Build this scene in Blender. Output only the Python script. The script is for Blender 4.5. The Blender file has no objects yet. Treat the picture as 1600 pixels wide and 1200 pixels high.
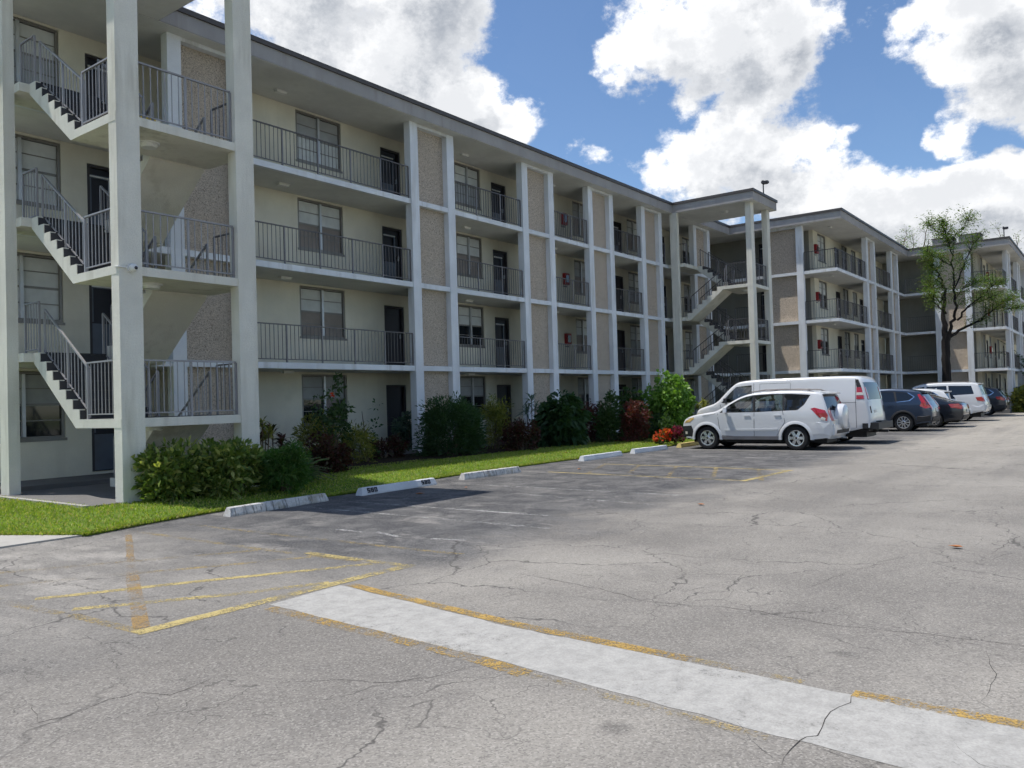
import bpy, bmesh, math, random
import numpy as np
from mathutils import Vector, Matrix, Quaternion
from mathutils.geometry import delaunay_2d_cdt

random.seed(7)
RNG = np.random.default_rng(7)
SC = bpy.context.scene
COL = SC.collection
PI = math.pi

# ------------------------------------------------------------------ camera
CAM_H = 1.62
F_PX, YAW, PITCH, ROLL = 1270.85, 0.64543687, 0.02139663, -0.02960923
FWD = Vector((math.cos(YAW)*math.cos(PITCH), math.sin(YAW)*math.cos(PITCH), math.sin(PITCH)))
_r0 = Vector((math.sin(YAW), -math.cos(YAW), 0)); _u0 = _r0.cross(FWD)
RIGHT = math.cos(ROLL)*_r0 + math.sin(ROLL)*_u0
UP = -math.sin(ROLL)*_r0 + math.cos(ROLL)*_u0
cam_d = bpy.data.cameras.new('camera'); cam = bpy.data.objects.new('camera', cam_d); COL.objects.link(cam)
cam_d.sensor_fit = 'HORIZONTAL'; cam_d.sensor_width = 36.0; cam_d.lens = F_PX/1600*36.0
cam_d.clip_start = 0.05; cam_d.clip_end = 3000
_m = Matrix((RIGHT, UP, -FWD)).transposed().to_4x4(); _m.translation = (0, 0, CAM_H)
cam.matrix_world = _m
SC.camera = cam

def px_dir(x, y):
    return ((x-800)/F_PX*RIGHT - (y-600)/F_PX*UP + FWD).normalized()
def on_z(x, y, z=0.0):
    d = px_dir(x, y); t = (z-CAM_H)/d.z; return Vector((0, 0, CAM_H)) + d*t
def on_x(x, y, X):
    d = px_dir(x, y); t = X/d.x; return Vector((0, 0, CAM_H)) + d*t

# ------------------------------------------------------------------ exposure
SC.view_settings.view_transform = 'Standard'; SC.view_settings.look = 'None'
SC.view_settings.gamma = 1.0; SC.view_settings.exposure = 0.80
SC.view_settings.use_curve_mapping = False
SC.render.engine = 'CYCLES'
cy = SC.cycles
cy.max_bounces = 5; cy.diffuse_bounces = 3; cy.glossy_bounces = 2; cy.transmission_bounces = 2; cy.transparent_max_bounces = 8
cy.caustics_reflective = False; cy.caustics_refractive = False; cy.sample_clamp_indirect = 6.0
cy.use_adaptive_sampling = True; cy.adaptive_threshold = .03; cy.use_denoising = True

# ------------------------------------------------------------------ sun
SUN_V = Vector((-1.85, 3.65, 10.74)).normalized()
sun_d = bpy.data.lights.new('sun', 'SUN'); sun_d.energy = 2.85; sun_d.angle = math.radians(0.53)
sun_d.color = (1.0, 0.955, 0.89)
sun = bpy.data.objects.new('sun', sun_d); COL.objects.link(sun)
sun.rotation_mode = 'QUATERNION'; sun.rotation_quaternion = SUN_V.to_track_quat('Z', 'Y')
sun.location = (0, 0, 40)

# ------------------------------------------------------------------ sky with cumulus
CLOUDS = [  # photo pixel and radius of each puff
 (330,-40,150),(450,20,150),(560,60,125),(650,55,120),(730,15,70),(690,140,85),(765,180,62),(815,200,34),(600,150,95),(735,215,62),(520,-80,160),(700,-60,110),
 (905,236,22),(935,262,20),
 (985,55,62),(1065,35,80),(1160,40,95),(1255,55,66),(1045,120,66),(1115,150,86),(1215,125,72),(1150,205,50),(955,80,30),(1120,-40,110),(1240,-50,90),
 (1385,45,48),(1465,65,80),(1560,55,95),(1430,115,48),(1540,140,75),(1505,195,40),(1640,110,90),(1480,-40,90),(1620,-40,110),(1460,215,18),
 (1000,258,36),(1050,262,50),(1115,242,52),(1190,226,50),(1285,212,40),(1335,200,20),(1165,285,75),(1265,285,78),(1345,290,55),(1085,310,70),(1400,298,50),(1450,310,55),
 (1515,285,48),(1565,300,66),(1620,330,95),(1385,345,60),(1480,350,66),(1245,335,60),(1570,380,80),(1430,370,60),(1320,350,60),(1590,245,22)]

def build_world():
    w = bpy.data.worlds.new('World'); SC.world = w; w.use_nodes = True
    nt = w.node_tree; nt.nodes.clear(); N = nt.nodes.new; K = nt.links.new
    # density group : direction in, density out
    g = bpy.data.node_groups.new('cloud_density', 'ShaderNodeTree')
    g.interface.new_socket('Dir', in_out='INPUT', socket_type='NodeSocketVector')
    g.interface.new_socket('Density', in_out='OUTPUT', socket_type='NodeSocketFloat')
    gi = g.nodes.new('NodeGroupInput'); go = g.nodes.new('NodeGroupOutput'); GN = g.nodes.new; GK = g.links.new
    def gm(op, a, b=None, c=None, clamp=False):
        n = GN('ShaderNodeMath'); n.operation = op; n.use_clamp = clamp
        for i, v in enumerate((a, b, c)):
            if v is None: continue
            if isinstance(v, (int, float)): n.inputs[i].default_value = v
            else: GK(v, n.inputs[i])
        return n.outputs[0]
    nrm = GN('ShaderNodeVectorMath'); nrm.operation = 'NORMALIZE'; GK(gi.outputs[0], nrm.inputs[0])
    # warp the look-up so that the puffs get a billowed edge
    def noise(scale, detail, rough, off=0.0, typ='FBM'):
        n = GN('ShaderNodeTexNoise'); n.noise_dimensions = '3D'; n.normalize = True
        n.inputs['Scale'].default_value = scale; n.inputs['Detail'].default_value = detail
        n.inputs['Roughness'].default_value = rough
        m = GN('ShaderNodeVectorMath'); m.operation = 'MULTIPLY_ADD'
        GK(nrm.outputs[0], m.inputs[0]); m.inputs[1].default_value = (1, 1, 1.35); m.inputs[2].default_value = (off, off*1.7, off*.3)
        GK(m.outputs[0], n.inputs['Vector']); return n
    wn = noise(8, 4, .6, 3.1)
    sub = GN('ShaderNodeVectorMath'); sub.operation = 'MULTIPLY_ADD'
    GK(wn.outputs['Color'], sub.inputs[0]); sub.inputs[1].default_value = (.12, .12, .12); sub.inputs[2].default_value = (-.06, -.06, -.06)
    add = GN('ShaderNodeVectorMath'); add.operation = 'ADD'; GK(nrm.outputs[0], add.inputs[0]); GK(sub.outputs[0], add.inputs[1])
    n2 = GN('ShaderNodeVectorMath'); n2.operation = 'NORMALIZE'; GK(add.outputs[0], n2.inputs[0])
    total = None
    for (x, y, r) in CLOUDS:
        c = px_dir(x, y); ang = r*1.28/F_PX*(px_dir(x, y).dot(FWD))**1.2
        d = GN('ShaderNodeVectorMath'); d.operation = 'DOT_PRODUCT'; GK(n2.outputs[0], d.inputs[0]); d.inputs[1].default_value = c
        ca = math.cos(ang)
        v = gm('MULTIPLY_ADD', d.outputs['Value'], 1/(1-ca), -ca/(1-ca), True); v = gm('MULTIPLY', v, .62)
        total = v if total is None else gm('ADD', total, v)
    total = gm('MINIMUM', total, 1.5)
    # sky away from the photographed part : the same fair-weather cover, from noise alone
    big = noise(2.3, 2, .5, 9.2)
    d = GN('ShaderNodeVectorMath'); d.operation = 'DOT_PRODUCT'; GK(nrm.outputs[0], d.inputs[0]); d.inputs[1].default_value = px_dir(1000, 150)
    away = GN('ShaderNodeMapRange'); away.interpolation_type = 'SMOOTHSTEP'; GK(d.outputs['Value'], away.inputs[0])
    for i, v in zip((1, 2, 3, 4), (.86, .7, 0, 1)): away.inputs[i].default_value = v
    gen = gm('MULTIPLY', gm('MULTIPLY_ADD', big.outputs['Fac'], 5.0, -2.35, True), away.outputs[0])
    total = gm('MAXIMUM', total, gen)
    fb = noise(9, 9, .68, 1.3)
    e = gm('MULTIPLY_ADD', fb.outputs['Fac'], 3.6, -2.2)
    dens = gm('ADD', total, e)
    # nothing where there is no puff
    gate = gm('MULTIPLY', gm('MULTIPLY', total, 2.5, None, True), 1.0)
    dens = gm('MULTIPLY', dens, gate)
    GK(dens, go.inputs[0])

    def M(op, a, b=None, c=None, clamp=False):
        n = N('ShaderNodeMath'); n.operation = op; n.use_clamp = clamp
        for i, v in enumerate((a, b, c)):
            if v is None: continue
            if isinstance(v, (int, float)): n.inputs[i].default_value = v
            else: K(v, n.inputs[i])
        return n.outputs[0]
    tc = N('ShaderNodeTexCoord')
    g1 = N('ShaderNodeGroup'); g1.node_tree = g; K(tc.outputs['Generated'], g1.inputs[0])
    sh = N('ShaderNodeVectorMath'); sh.operation = 'ADD'; K(tc.outputs['Generated'], sh.inputs[0]); sh.inputs[1].default_value = SUN_V*0.045
    g2 = N('ShaderNodeGroup'); g2.node_tree = g; K(sh.outputs[0], g2.inputs[0])
    def smooth(v, a, b, c=0., d=1.):
        n = N('ShaderNodeMapRange'); n.interpolation_type = 'SMOOTHSTEP'; K(v, n.inputs[0])
        for i, q in zip((1, 2, 3, 4), (a, b, c, d)): n.inputs[i].default_value = q
        return n.outputs[0]
    mask = smooth(g1.outputs[0], -.02, .62)
    thick = smooth(g1.outputs[0], .35, 1.5)
    slope = M('SUBTRACT', g2.outputs[0], g1.outputs[0])
    under = smooth(slope, -.45, .6)
    dark = M('ADD', M('MULTIPLY', thick, .5), M('MULTIPLY', under, .55), None, True)
    mix = N('ShaderNodeMix'); mix.data_type = 'RGBA'; K(dark, mix.inputs['Factor'])
    mix.inputs['A'].default_value = (1.0, 1.0, 1.0, 1); mix.inputs['B'].default_value = (.31, .34, .39, 1)
    sky = N('ShaderNodeTexSky'); sky.sky_type = 'NISHITA'; sky.sun_disc = False
    sky.sun_elevation = math.asin(SUN_V.z); sky.sun_rotation = math.atan2(SUN_V.x, SUN_V.y)
    sky.air_density = 1.0; sky.dust_density = .15; sky.ozone_density = 6.0
    b1 = N('ShaderNodeBackground'); b1.inputs['Strength'].default_value = .080; K(sky.outputs[0], b1.inputs['Color'])
    b2 = N('ShaderNodeBackground'); b2.inputs['Strength'].default_value = .74; K(mix.outputs['Result'], b2.inputs['Color'])
    ms = N('ShaderNodeMixShader'); K(mask, ms.inputs[0]); K(b1.outputs[0], ms.inputs[1]); K(b2.outputs[0], ms.inputs[2])
    out = N('ShaderNodeOutputWorld'); K(ms.outputs[0], out.inputs[0])
    w.cycles.sampling_method = 'NONE'
build_world()

# ------------------------------------------------------------------ material helpers
class Mat:
    def __init__(s, name):
        s.m = bpy.data.materials.new(name); s.m.use_nodes = True
        s.nt = s.m.node_tree; s.nt.nodes.clear()
        s.out = s.N('ShaderNodeOutputMaterial'); s.p = s.N('ShaderNodeBsdfPrincipled'); s.K(s.p.outputs[0], s.out.inputs[0])
        s._pos = None
    def N(s, t): return s.nt.nodes.new(t)
    def K(s, a, b): s.nt.links.new(a, b)
    @property
    def pos(s):
        if s._pos is None: s._pos = s.N('ShaderNodeNewGeometry').outputs['Position']
        return s._pos
    def scaled(s, sc):
        n = s.N('ShaderNodeVectorMath'); n.operation = 'MULTIPLY'; s.K(s.pos, n.inputs[0]); n.inputs[1].default_value = sc; return n.outputs[0]
    def noise(s, scale, detail=4, rough=.55, vec=None, col=False, dist=0.0):
        n = s.N('ShaderNodeTexNoise'); s.K(vec or s.pos, n.inputs['Vector'])
        n.inputs['Scale'].default_value = scale; n.inputs['Detail'].default_value = detail; n.inputs['Roughness'].default_value = rough
        n.inputs['Distortion'].default_value = dist
        return n.outputs['Color' if col else 'Fac']
    def vor(s, scale, feature='F1', vec=None, out='Distance', rnd=1.0):
        n = s.N('ShaderNodeTexVoronoi'); n.feature = feature; s.K(vec or s.pos, n.inputs['Vector']); n.inputs['Scale'].default_value = scale
        n.inputs['Randomness'].default_value = rnd
        return n.outputs[out]
    def math(s, op, a, b=None, c=None, clamp=False):
        n = s.N('ShaderNodeMath'); n.operation = op; n.use_clamp = clamp
        for i, v in enumerate((a, b, c)):
            if v is None: continue
            if isinstance(v, (int, float)): n.inputs[i].default_value = v
            else: s.K(v, n.inputs[i])
        return n.outputs[0]
    def rng(s, v, a, b, c=0., d=1., smooth=True):
        n = s.N('ShaderNodeMapRange'); n.interpolation_type = 'SMOOTHSTEP' if smooth else 'LINEAR'; s.K(v, n.inputs[0])
        for i, q in zip((1, 2, 3, 4), (a, b, c, d)): n.inputs[i].default_value = q
        return n.outputs[0]
    def mix(s, f, a, b, mode='MIX'):
        n = s.N('ShaderNodeMix'); n.data_type = 'RGBA'; n.blend_type = mode
        for key, v in (('Factor', f), ('A', a), ('B', b)):
            if isinstance(v, (int, float)): n.inputs[key].default_value = v
            elif isinstance(v, (tuple, list)): n.inputs[key].default_value = (*v, 1) if len(v) == 3 else v
            else: s.K(v, n.inputs[key])
        return n.outputs['Result']
    def col(s, v):
        if isinstance(v, (tuple, list)): s.p.inputs['Base Color'].default_value = (*v, 1)
        else: s.K(v, s.p.inputs['Base Color'])
        return s
    def rough(s, v, spec=None, metal=None):
        if isinstance(v, (int, float)): s.p.inputs['Roughness'].default_value = v
        else: s.K(v, s.p.inputs['Roughness'])
        if spec is not None: s.p.inputs['Specular IOR Level'].default_value = spec
        if metal is not None: s.p.inputs['Metallic'].default_value = metal
        return s
    def bump(s, h, strength=.3, dist=.01):
        n = s.N('ShaderNodeBump'); n.inputs['Strength'].default_value = strength; n.inputs['Distance'].default_value = dist
        s.K(h, n.inputs['Height']); s.K(n.outputs[0], s.p.inputs['Normal']); return s

MATS = {}
def plain(name, c, rough=.6, metal=0., spec=.4, var=.12, vscale=3.0):
    m = Mat(name); n = m.noise(vscale, 2, .6)
    k = m.rng(n, .3, .7, 1-var, 1+var*.6, False)
    cc = m.N('ShaderNodeVectorMath'); cc.operation = 'SCALE'; cc.inputs[0].default_value = c; m.K(k, cc.inputs['Scale'])
    m.col(cc.outputs[0]).rough(rough, spec, metal)
    MATS[name] = m.m; return m

def stucco(name, c, dirt=.25, bump=.35, bsc=55):
    m = Mat(name)
    big = m.noise(.9, 3, .6); fine = m.noise(bsc, 2, .6)
    streak = m.noise(3.2, 3, .6, vec=m.scaled((1, 1, .12)))
    d = m.math('MULTIPLY', m.rng(streak, .47, .72), m.rng(big, .3, .62))
    c1 = m.mix(m.rng(big, .3, .7), tuple(v*.9 for v in c), tuple(min(1, v*1.05) for v in c))
    c2 = m.mix(m.math('MULTIPLY', d, dirt), c1, tuple(v*w for v, w in zip(c, (.58, .55, .50))))
    m.col(m.mix(m.rng(fine, .3, .7, 0, .2), c2, tuple(v*.72 for v in c))).rough(.9, .15)
    m.bump(fine, bump, .02); MATS[name] = m.m; return m

# ------------------------------------------------------------------ mesh helpers
class MB:
    def __init__(s): s.v = []; s.f = []
    def add(s, vs, fs):
        o = len(s.v); s.v += [tuple(v) for v in vs]; s.f += [tuple(i+o for i in f) for f in fs]; return s
    def box(s, x0, y0, z0, x1, y1, z1):
        return s.add([(x0,y0,z0),(x1,y0,z0),(x1,y1,z0),(x0,y1,z0),(x0,y0,z1),(x1,y0,z1),(x1,y1,z1),(x0,y1,z1)],
                     [(0,3,2,1),(4,5,6,7),(0,1,5,4),(1,2,6,5),(2,3,7,6),(3,0,4,7)])
    def bar(s, p, q, w, h=None, up=(0, 0, 1)):
        """rectangular bar from p to q"""
        h = w if h is None else h
        p = Vector(p); q = Vector(q); d = (q-p).normalized(); u = Vector(up)
        if abs(d.dot(u)) > .99: u = Vector((0, 1, 0))
        a = d.cross(u).normalized(); b = a.cross(d).normalized()
        c = [a*(i*w/2)+b*(j*h/2) for i, j in ((-1,-1),(1,-1),(1,1),(-1,1))]
        return s.add([p+k for k in c]+[q+k for k in c], [(0,3,2,1),(4,5,6,7),(0,1,5,4),(1,2,6,5),(2,3,7,6),(3,0,4,7)])
    def tube(s, pts, rad, n=6, cap=True):
        pts = [Vector(p) for p in pts]; rad = rad if isinstance(rad, (list, tuple)) else [rad]*len(pts)
        base = len(s.v); ref = None
        for i, p in enumerate(pts):
            d = (pts[min(i+1, len(pts)-1)]-pts[max(i-1, 0)]).normalized()
            if ref is None or abs(ref.dot(d)) > .95: ref = Vector((0, 0, 1)) if abs(d.z) < .9 else Vector((1, 0, 0))
            a = d.cross(ref).normalized(); b = a.cross(d)
            for k in range(n):
                t = 2*PI*k/n; s.v.append(tuple(p+rad[i]*(math.cos(t)*a+math.sin(t)*b)))
        for i in range(len(pts)-1):
            for k in range(n):
                o = base+i*n; s.f.append((o+k, o+k+n, o+(k+1) % n+n, o+(k+1) % n))
        if cap:
            s.f.append(tuple(base+k for k in range(n))); o = base+(len(pts)-1)*n; s.f.append(tuple(o+k for k in reversed(range(n))))
        return s
    def lathe(s, prof, n=24, axis='y', c=(0, 0, 0)):
        """prof: list of (radius, along)"""
        base = len(s.v)
        for r, a in prof:
            for k in range(n):
                t = 2*PI*k/n; x, z = r*math.cos(t), r*math.sin(t)
                s.v.append({'y': (c[0]+x, c[1]+a, c[2]+z), 'z': (c[0]+x, c[1]+z, c[2]+a), 'x': (c[0]+a, c[1]+x, c[2]+z)}[axis])
        for i in range(len(prof)-1):
            for k in range(n):
                o = base+i*n; s.f.append((o+k, o+(k+1) % n, o+(k+1) % n+n, o+k+n))
        return s
    def prism(s, poly, axis, a, b):
        """extrude 2D polygon; axis x: poly=(y,z); axis y: poly=(x,z); axis z: poly=(x,y)"""
        def P(p, t): return {'x': (t, p[0], p[1]), 'y': (p[0], t, p[1]), 'z': (p[0], p[1], t)}[axis]
        n = len(poly)
        return s.add([P(p, a) for p in poly]+[P(p, b) for p in poly],
                     [tuple(range(n)), tuple(range(2*n-1, n-1, -1))]+[(i, i+n, (i+1) % n+n, (i+1) % n) for i in range(n)])
    def mesh(s, name, smooth=False, fix=True):
        me = bpy.data.meshes.new(name); me.from_pydata(s.v, [], s.f)
        if fix:
            bm = bmesh.new(); bm.from_mesh(me); bmesh.ops.recalc_face_normals(bm, faces=bm.faces); bm.to_mesh(me); bm.free()
        if smooth:
            me.shade_smooth(); me.set_sharp_from_angle(angle=math.radians(40))
        me.update(); return me

def link(name, me, mat, parent=None, M=None, **props):
    o = bpy.data.objects.new(name, me); COL.objects.link(o)
    if mat is not None and me is not None and not me.materials: me.materials.append(MATS[mat] if isinstance(mat, str) else mat)
    if parent is not None:
        o.parent = parent
    if M is not None: o.matrix_basis = M
    for k, v in props.items(): o[k] = v
    if name in ('foliage', 'flowers', 'fronds', 'leaves', 'crown', 'stems'): o['kind'] = 'stuff'
    return o
def thing(name, label, cat, loc, rotz=0., group=None):
    o = bpy.data.objects.new(name, None); COL.objects.link(o); o.empty_display_size = .2
    o.location = loc; o.rotation_euler = (0, 0, rotz); o['label'] = label; o['category'] = cat
    if group: o['group'] = group
    return o
def tag(o, label, cat, group=None):
    o['label'] = label; o['category'] = cat
    if group: o['group'] = group
    return o
_boxes = {}
def box_mesh(name, sx, sy, sz, mat):
    """box with its base corner at the origin, mesh shared between alike pieces"""
    k = (name, round(sx, 3), round(sy, 3), round(sz, 3), mat)
    if k not in _boxes:
        me = MB().box(0, 0, 0, sx, sy, sz).mesh(name); me.materials.append(MATS[mat]); _boxes[k] = me
    return _boxes[k]
def T(x, y, z): return Matrix.Translation((x, y, z))

def leaves_mesh(name, P, A, Wd, L, W, mat, droop=.15):
    """one quad per leaf: P base points, A unit axis, Wd unit width direction, L lengths, W widths (numpy)"""
    n = len(P); L = L[:, None]; W = W[:, None]
    V = np.empty((n, 4, 3), np.float32)
    V[:, 0] = P; V[:, 1] = P+A*L*.45+Wd*W*.5; V[:, 2] = P+A*L; V[:, 3] = P+A*L*.45-Wd*W*.5
    V[:, 2, 2] -= droop*L[:, 0]
    me = bpy.data.meshes.new(name)
    me.vertices.add(n*4); me.vertices.foreach_set('co', V.reshape(-1))
    me.loops.add(n*4); me.loops.foreach_set('vertex_index', np.arange(n*4, dtype=np.int32))
    me.polygons.add(n); me.polygons.foreach_set('loop_start', np.arange(0, n*4, 4, dtype=np.int32))
    me.polygons.foreach_set('loop_total', np.full(n, 4, np.int32))
    me.update(calc_edges=True)
    me.materials.append(MATS[mat]); return me
def unit(v): return v/np.maximum(np.linalg.norm(v, axis=1, keepdims=True), 1e-6)

# ------------------------------------------------------------------ materials
def make_materials():
    stucco('tower_stucco', (.76, .735, .64), .6, .5, 40)
    stucco('wall_cream', (.775, .735, .605), .18, .2)
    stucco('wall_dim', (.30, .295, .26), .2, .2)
    stucco('white_trim', (.78, .80, .82), .6, .3)
    stucco('ceiling_paint', (.74, .735, .69), .15, .2)
    stucco('fascia_taupe', (.39, .37, .355), .4, .5, 40)
    stucco('concrete_floor', (.17, .165, .16), .3, .3)
    stucco('concrete_walk', (.40, .385, .355), .3, .3)
    plain('drip_metal', (.085, .075, .07), .5, .3)
    plain('rail_metal', (.125, .115, .115), .45, .3, .5)
    plain('rail_light', (.21, .20, .205), .45, .3, .5)
    plain('tread_dark', (.05, .05, .055), .85)
    plain('yellow_strip', (.62, .44, .06), .7)
    plain('frame_bronze', (.235, .225, .205), .45, .3)
    plain('frame_alu', (.55, .56, .57), .4, .5)
    plain('door_dark', (.022, .022, .032), .5)
    plain('door_frame', (.055, .05, .055), .6)
    plain('door_grey', (.105, .125, .16), .4)
    plain('rail_sunlit', (.30, .29, .295), .45, .25, .5)  # lighter copy of the rail metal, sunlight on the near tower put into its colour
    plain('blind_white', (.62, .64, .62), .8)
    plain('curtain_grey', (.36, .37, .37), .85)
    plain('screen_tan', (.27, .235, .205), .85)
    plain('plate_black', (.02, .02, .022), .5)
    plain('plate_white', (.6, .6, .58), .5)
    plain('red_box', (.30, .016, .016), .45)
    plain('lamp_white', (.75, .75, .72), .4)
    plain('lamp_dark', (.03, .03, .035), .5)
    plain('bark_dark', (.016, .013, .012), .95, var=.4, vscale=14)
    plain('bark_tan', (.16, .12, .08), .95, var=.4, vscale=14)
    plain('dry_leaf', (.36, .15, .06), .8)
    plain('rooftop_grey', (.20, .195, .19), .7)
    plain('plastic_black', (.02, .021, .024), .55)
    m = Mat('window_glass'); m.col((.012, .016, .02)).rough(.06, .7); MATS['window_glass'] = m.m
    # pebble-dash panels
    m = Mat('pebble_panel'); vn = m.N('ShaderNodeTexVoronoi'); m.K(m.pos, vn.inputs['Vector']); vn.inputs['Scale'].default_value = 62
    hsv = m.N('ShaderNodeSeparateColor'); m.K(vn.outputs['Color'], hsv.inputs[0]); big = m.noise(.8, 3, .6)
    c = m.mix(m.rng(hsv.outputs[0], .0, 1., 0, 1, False), (.44, .36, .28), (.75, .645, .525))
    c = m.mix(m.rng(hsv.outputs[1], .84, .90, 0, .75), c, (.17, .13, .10))
    c = m.mix(m.rng(big, .35, .75, 0, .4), c, (.50, .41, .32))
    m.col(c).rough(.85, .25); m.bump(m.math('SUBTRACT', 1., vn.outputs['Distance']), .8, .025); MATS['pebble_panel'] = m.m
    # foliage: colour differs leaf by leaf, light passes through
    def leaf(name, a, b, c=None, trans=.35, rough=.45):
        m = Mat(name); g = m.N('ShaderNodeNewGeometry'); r = g.outputs['Random Per Island']
        cc = m.mix(r, a, b)
        if c is not None:
            w = m.N('ShaderNodeTexWhiteNoise'); w.noise_dimensions = '1D'; m.K(r, w.inputs['W'])
            cc = m.mix(m.rng(w.outputs['Value'], .72, .8), cc, c)
        m.col(cc).rough(rough, .35)
        t = m.N('ShaderNodeBsdfTranslucent'); tc = m.mix(1.0, cc, (1.35, 1.45, .55), 'MULTIPLY'); m.K(tc, t.inputs['Color'])
        ms = m.N('ShaderNodeMixShader'); ms.inputs[0].default_value = trans
        m.K(m.p.outputs[0], ms.inputs[1]); m.K(t.outputs[0], ms.inputs[2]); m.K(ms.outputs[0], m.out.inputs[0]); MATS[name] = m.m
    leaf('leaf_schefflera', (.07, .125, .025), (.19, .25, .055), (.36, .38, .12))
    leaf('leaf_fern', (.045, .12, .025), (.09, .19, .04), (.13, .20, .06))
    leaf('leaf_maroon', (.045, .016, .014), (.09, .03, .022), (.05, .05, .02))
    leaf('leaf_red', (.075, .018, .02), (.13, .03, .03), (.06, .04, .025))
    leaf('leaf_yellow', (.17, .18, .035), (.34, .33, .08), (.10, .13, .035))
    leaf('leaf_dark', (.032, .072, .024), (.065, .115, .035))
    leaf('leaf_fine', (.032, .075, .03), (.065, .12, .045))
    leaf('leaf_blue', (.06, .11, .09), (.14, .20, .16))
    leaf('leaf_broad', (.028, .07, .028), (.055, .105, .04))
    leaf('leaf_lime', (.09, .20, .03), (.20, .34, .07))
    leaf('leaf_tree', (.07, .14, .03), (.13, .20, .05), (.16, .17, .065), .42)
    leaf('petal_red', (.62, .03, .02), (.75, .10, .03), (.7, .2, .05), .3)
    leaf('petal_magenta', (.24, .02, .09), (.36, .04, .14), (.14, .03, .05), .3)
    leaf('grass_blade', (.18, .26, .03), (.31, .39, .06), (.42, .38, .16), .4, .6)
    m = Mat('lawn_soil'); a = m.noise(2.2, 6, .65); b = m.noise(60, 3, .6)
    c = m.mix(m.rng(a, .35, .65), (.10, .17, .025), (.17, .25, .04)); m.col(m.mix(m.rng(b, .4, .7, 0, .5), c, (.05, .07, .02))).rough(.95, .1)
    m.bump(b, .6, .03); MATS['lawn_soil'] = m.m
    m = Mat('soil_mulch'); b = m.noise(25, 5, .7); m.col(m.mix(b, (.018, .013, .01), (.06, .045, .03))).rough(1, .1); m.bump(b, .8, .04); MATS['soil_mulch'] = m.m
    m = Mat('terrain_grass'); a = m.noise(.2, 6, .6); m.col(m.mix(a, (.06, .10, .03), (.14, .17, .06))).rough(1, .1); MATS['terrain_grass'] = m.m

    # asphalt: bleached aisle, darker sealed stalls, speckle, stains and cracks
    m = Mat('asphalt'); sep = m.N('ShaderNodeSeparateXYZ'); m.K(m.pos, sep.inputs[0]); X, Y = sep.outputs[0], sep.outputs[1]
    wob = m.noise(.55, 5, .62); blot2 = m.noise(1.7, 5, .68, dist=.4)
    yy = m.math('ADD', Y, m.math('ADD', m.math('MULTIPLY_ADD', wob, 3.4, -1.7), m.math('MULTIPLY_ADD', blot2, 1.8, -.9)))
    sealed = m.rng(yy, 4.8, 6.5)
    left = m.rng(m.math('ADD', X, m.math('MULTIPLY_ADD', wob, 5., -2.5)), 4.4, 7.2)
    sealed = m.math('MULTIPLY', sealed, m.math('MULTIPLY_ADD', left, .7, .3))
    vs = m.N('ShaderNodeTexVoronoi'); m.K(m.pos, vs.inputs['Vector']); vs.inputs['Scale'].default_value = 95
    sc = m.N('ShaderNodeSeparateColor'); m.K(vs.outputs['Color'], sc.inputs[0])
    blot = m.noise(.33, 4, .6)
    aisle = m.mix(m.rng(blot, .32, .68), (.178, .166, .150), (.292, .273, .243))
    aisle = m.mix(m.rng(X, 9., 34., 0, .75), aisle, (.385, .355, .303))
    lane = m.noise(1.0, 4, .62, vec=m.scaled((.10, .85, 1)))
    aisle = m.mix(m.rng(lane, .45, .68, 0, .5), aisle, (.165, .155, .143))
    spot = m.vor(.55, out='Distance'); aisle = m.mix(m.math('MULTIPLY', m.rng(m.math('ADD', spot, m.math('MULTIPLY', blot2, .12)), .07, .13, 1, 0), .6), aisle, (.07, .066, .062))
    aisle = m.mix(m.rng(blot2, .5, .78, 0, .45), aisle, (.15, .14, .13))
    dark = m.mix(m.rng(blot2, .34, .72), (.055, .056, .061), (.145, .142, .139))
    dust = m.noise(2.0, 6, .72, vec=m.scaled((1.0, .4, 1)))
    dark = m.mix(m.rng(dust, .52, .70, 0, .72), dark, (.27, .255, .235))
    aisle = m.mix(m.math('MULTIPLY', m.math('MULTIPLY', m.rng(Y, 6., 9.), m.rng(X, 7., 3.5)), m.rng(dust, .42, .62, 0, .8)), aisle, (.46, .43, .385))
    c = m.mix(sealed, aisle, dark)
    tone = m.math('MULTIPLY_ADD', sealed, -.35, 1.)
    c = m.mix(m.math('MULTIPLY', m.rng(sc.outputs[0], .5, 1., 0, .34, False), tone), c, (.50, .475, .43))
    c = m.mix(m.rng(sc.outputs[1], .52, 1., 0, .42, False), c, (.05, .047, .045))
    # crack web
    wv = m.N('ShaderNodeVectorMath'); wv.operation = 'MULTIPLY_ADD'; m.K(m.noise(1.5, 4, .6, col=True), wv.inputs[0]); wv.inputs[1].default_value = (.8, .8, 0); m.K(m.pos, wv.inputs[2])
    e1 = m.vor(.5, 'DISTANCE_TO_EDGE', wv.outputs[0]); e2 = m.vor(2.1, 'DISTANCE_TO_EDGE', wv.outputs[0])
    m1 = m.rng(blot, .42, .52); m2 = m.rng(wob, .48, .57)
    k1 = m.math('MULTIPLY', m.rng(e1, .0012, .0058, 1, 0), m1); k2 = m.math('MULTIPLY', m.rng(e2, .003, .011, .8, 0), m2)
    k = m.math('MAXIMUM', k1, k2)
    c = m.mix(m.math('MULTIPLY', k, .7), c, (.05, .047, .045))
    m.col(c).rough(.9, .25)
    m.bump(sc.outputs[0], .6, .008)
    MATS['asphalt'] = m.m
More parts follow.
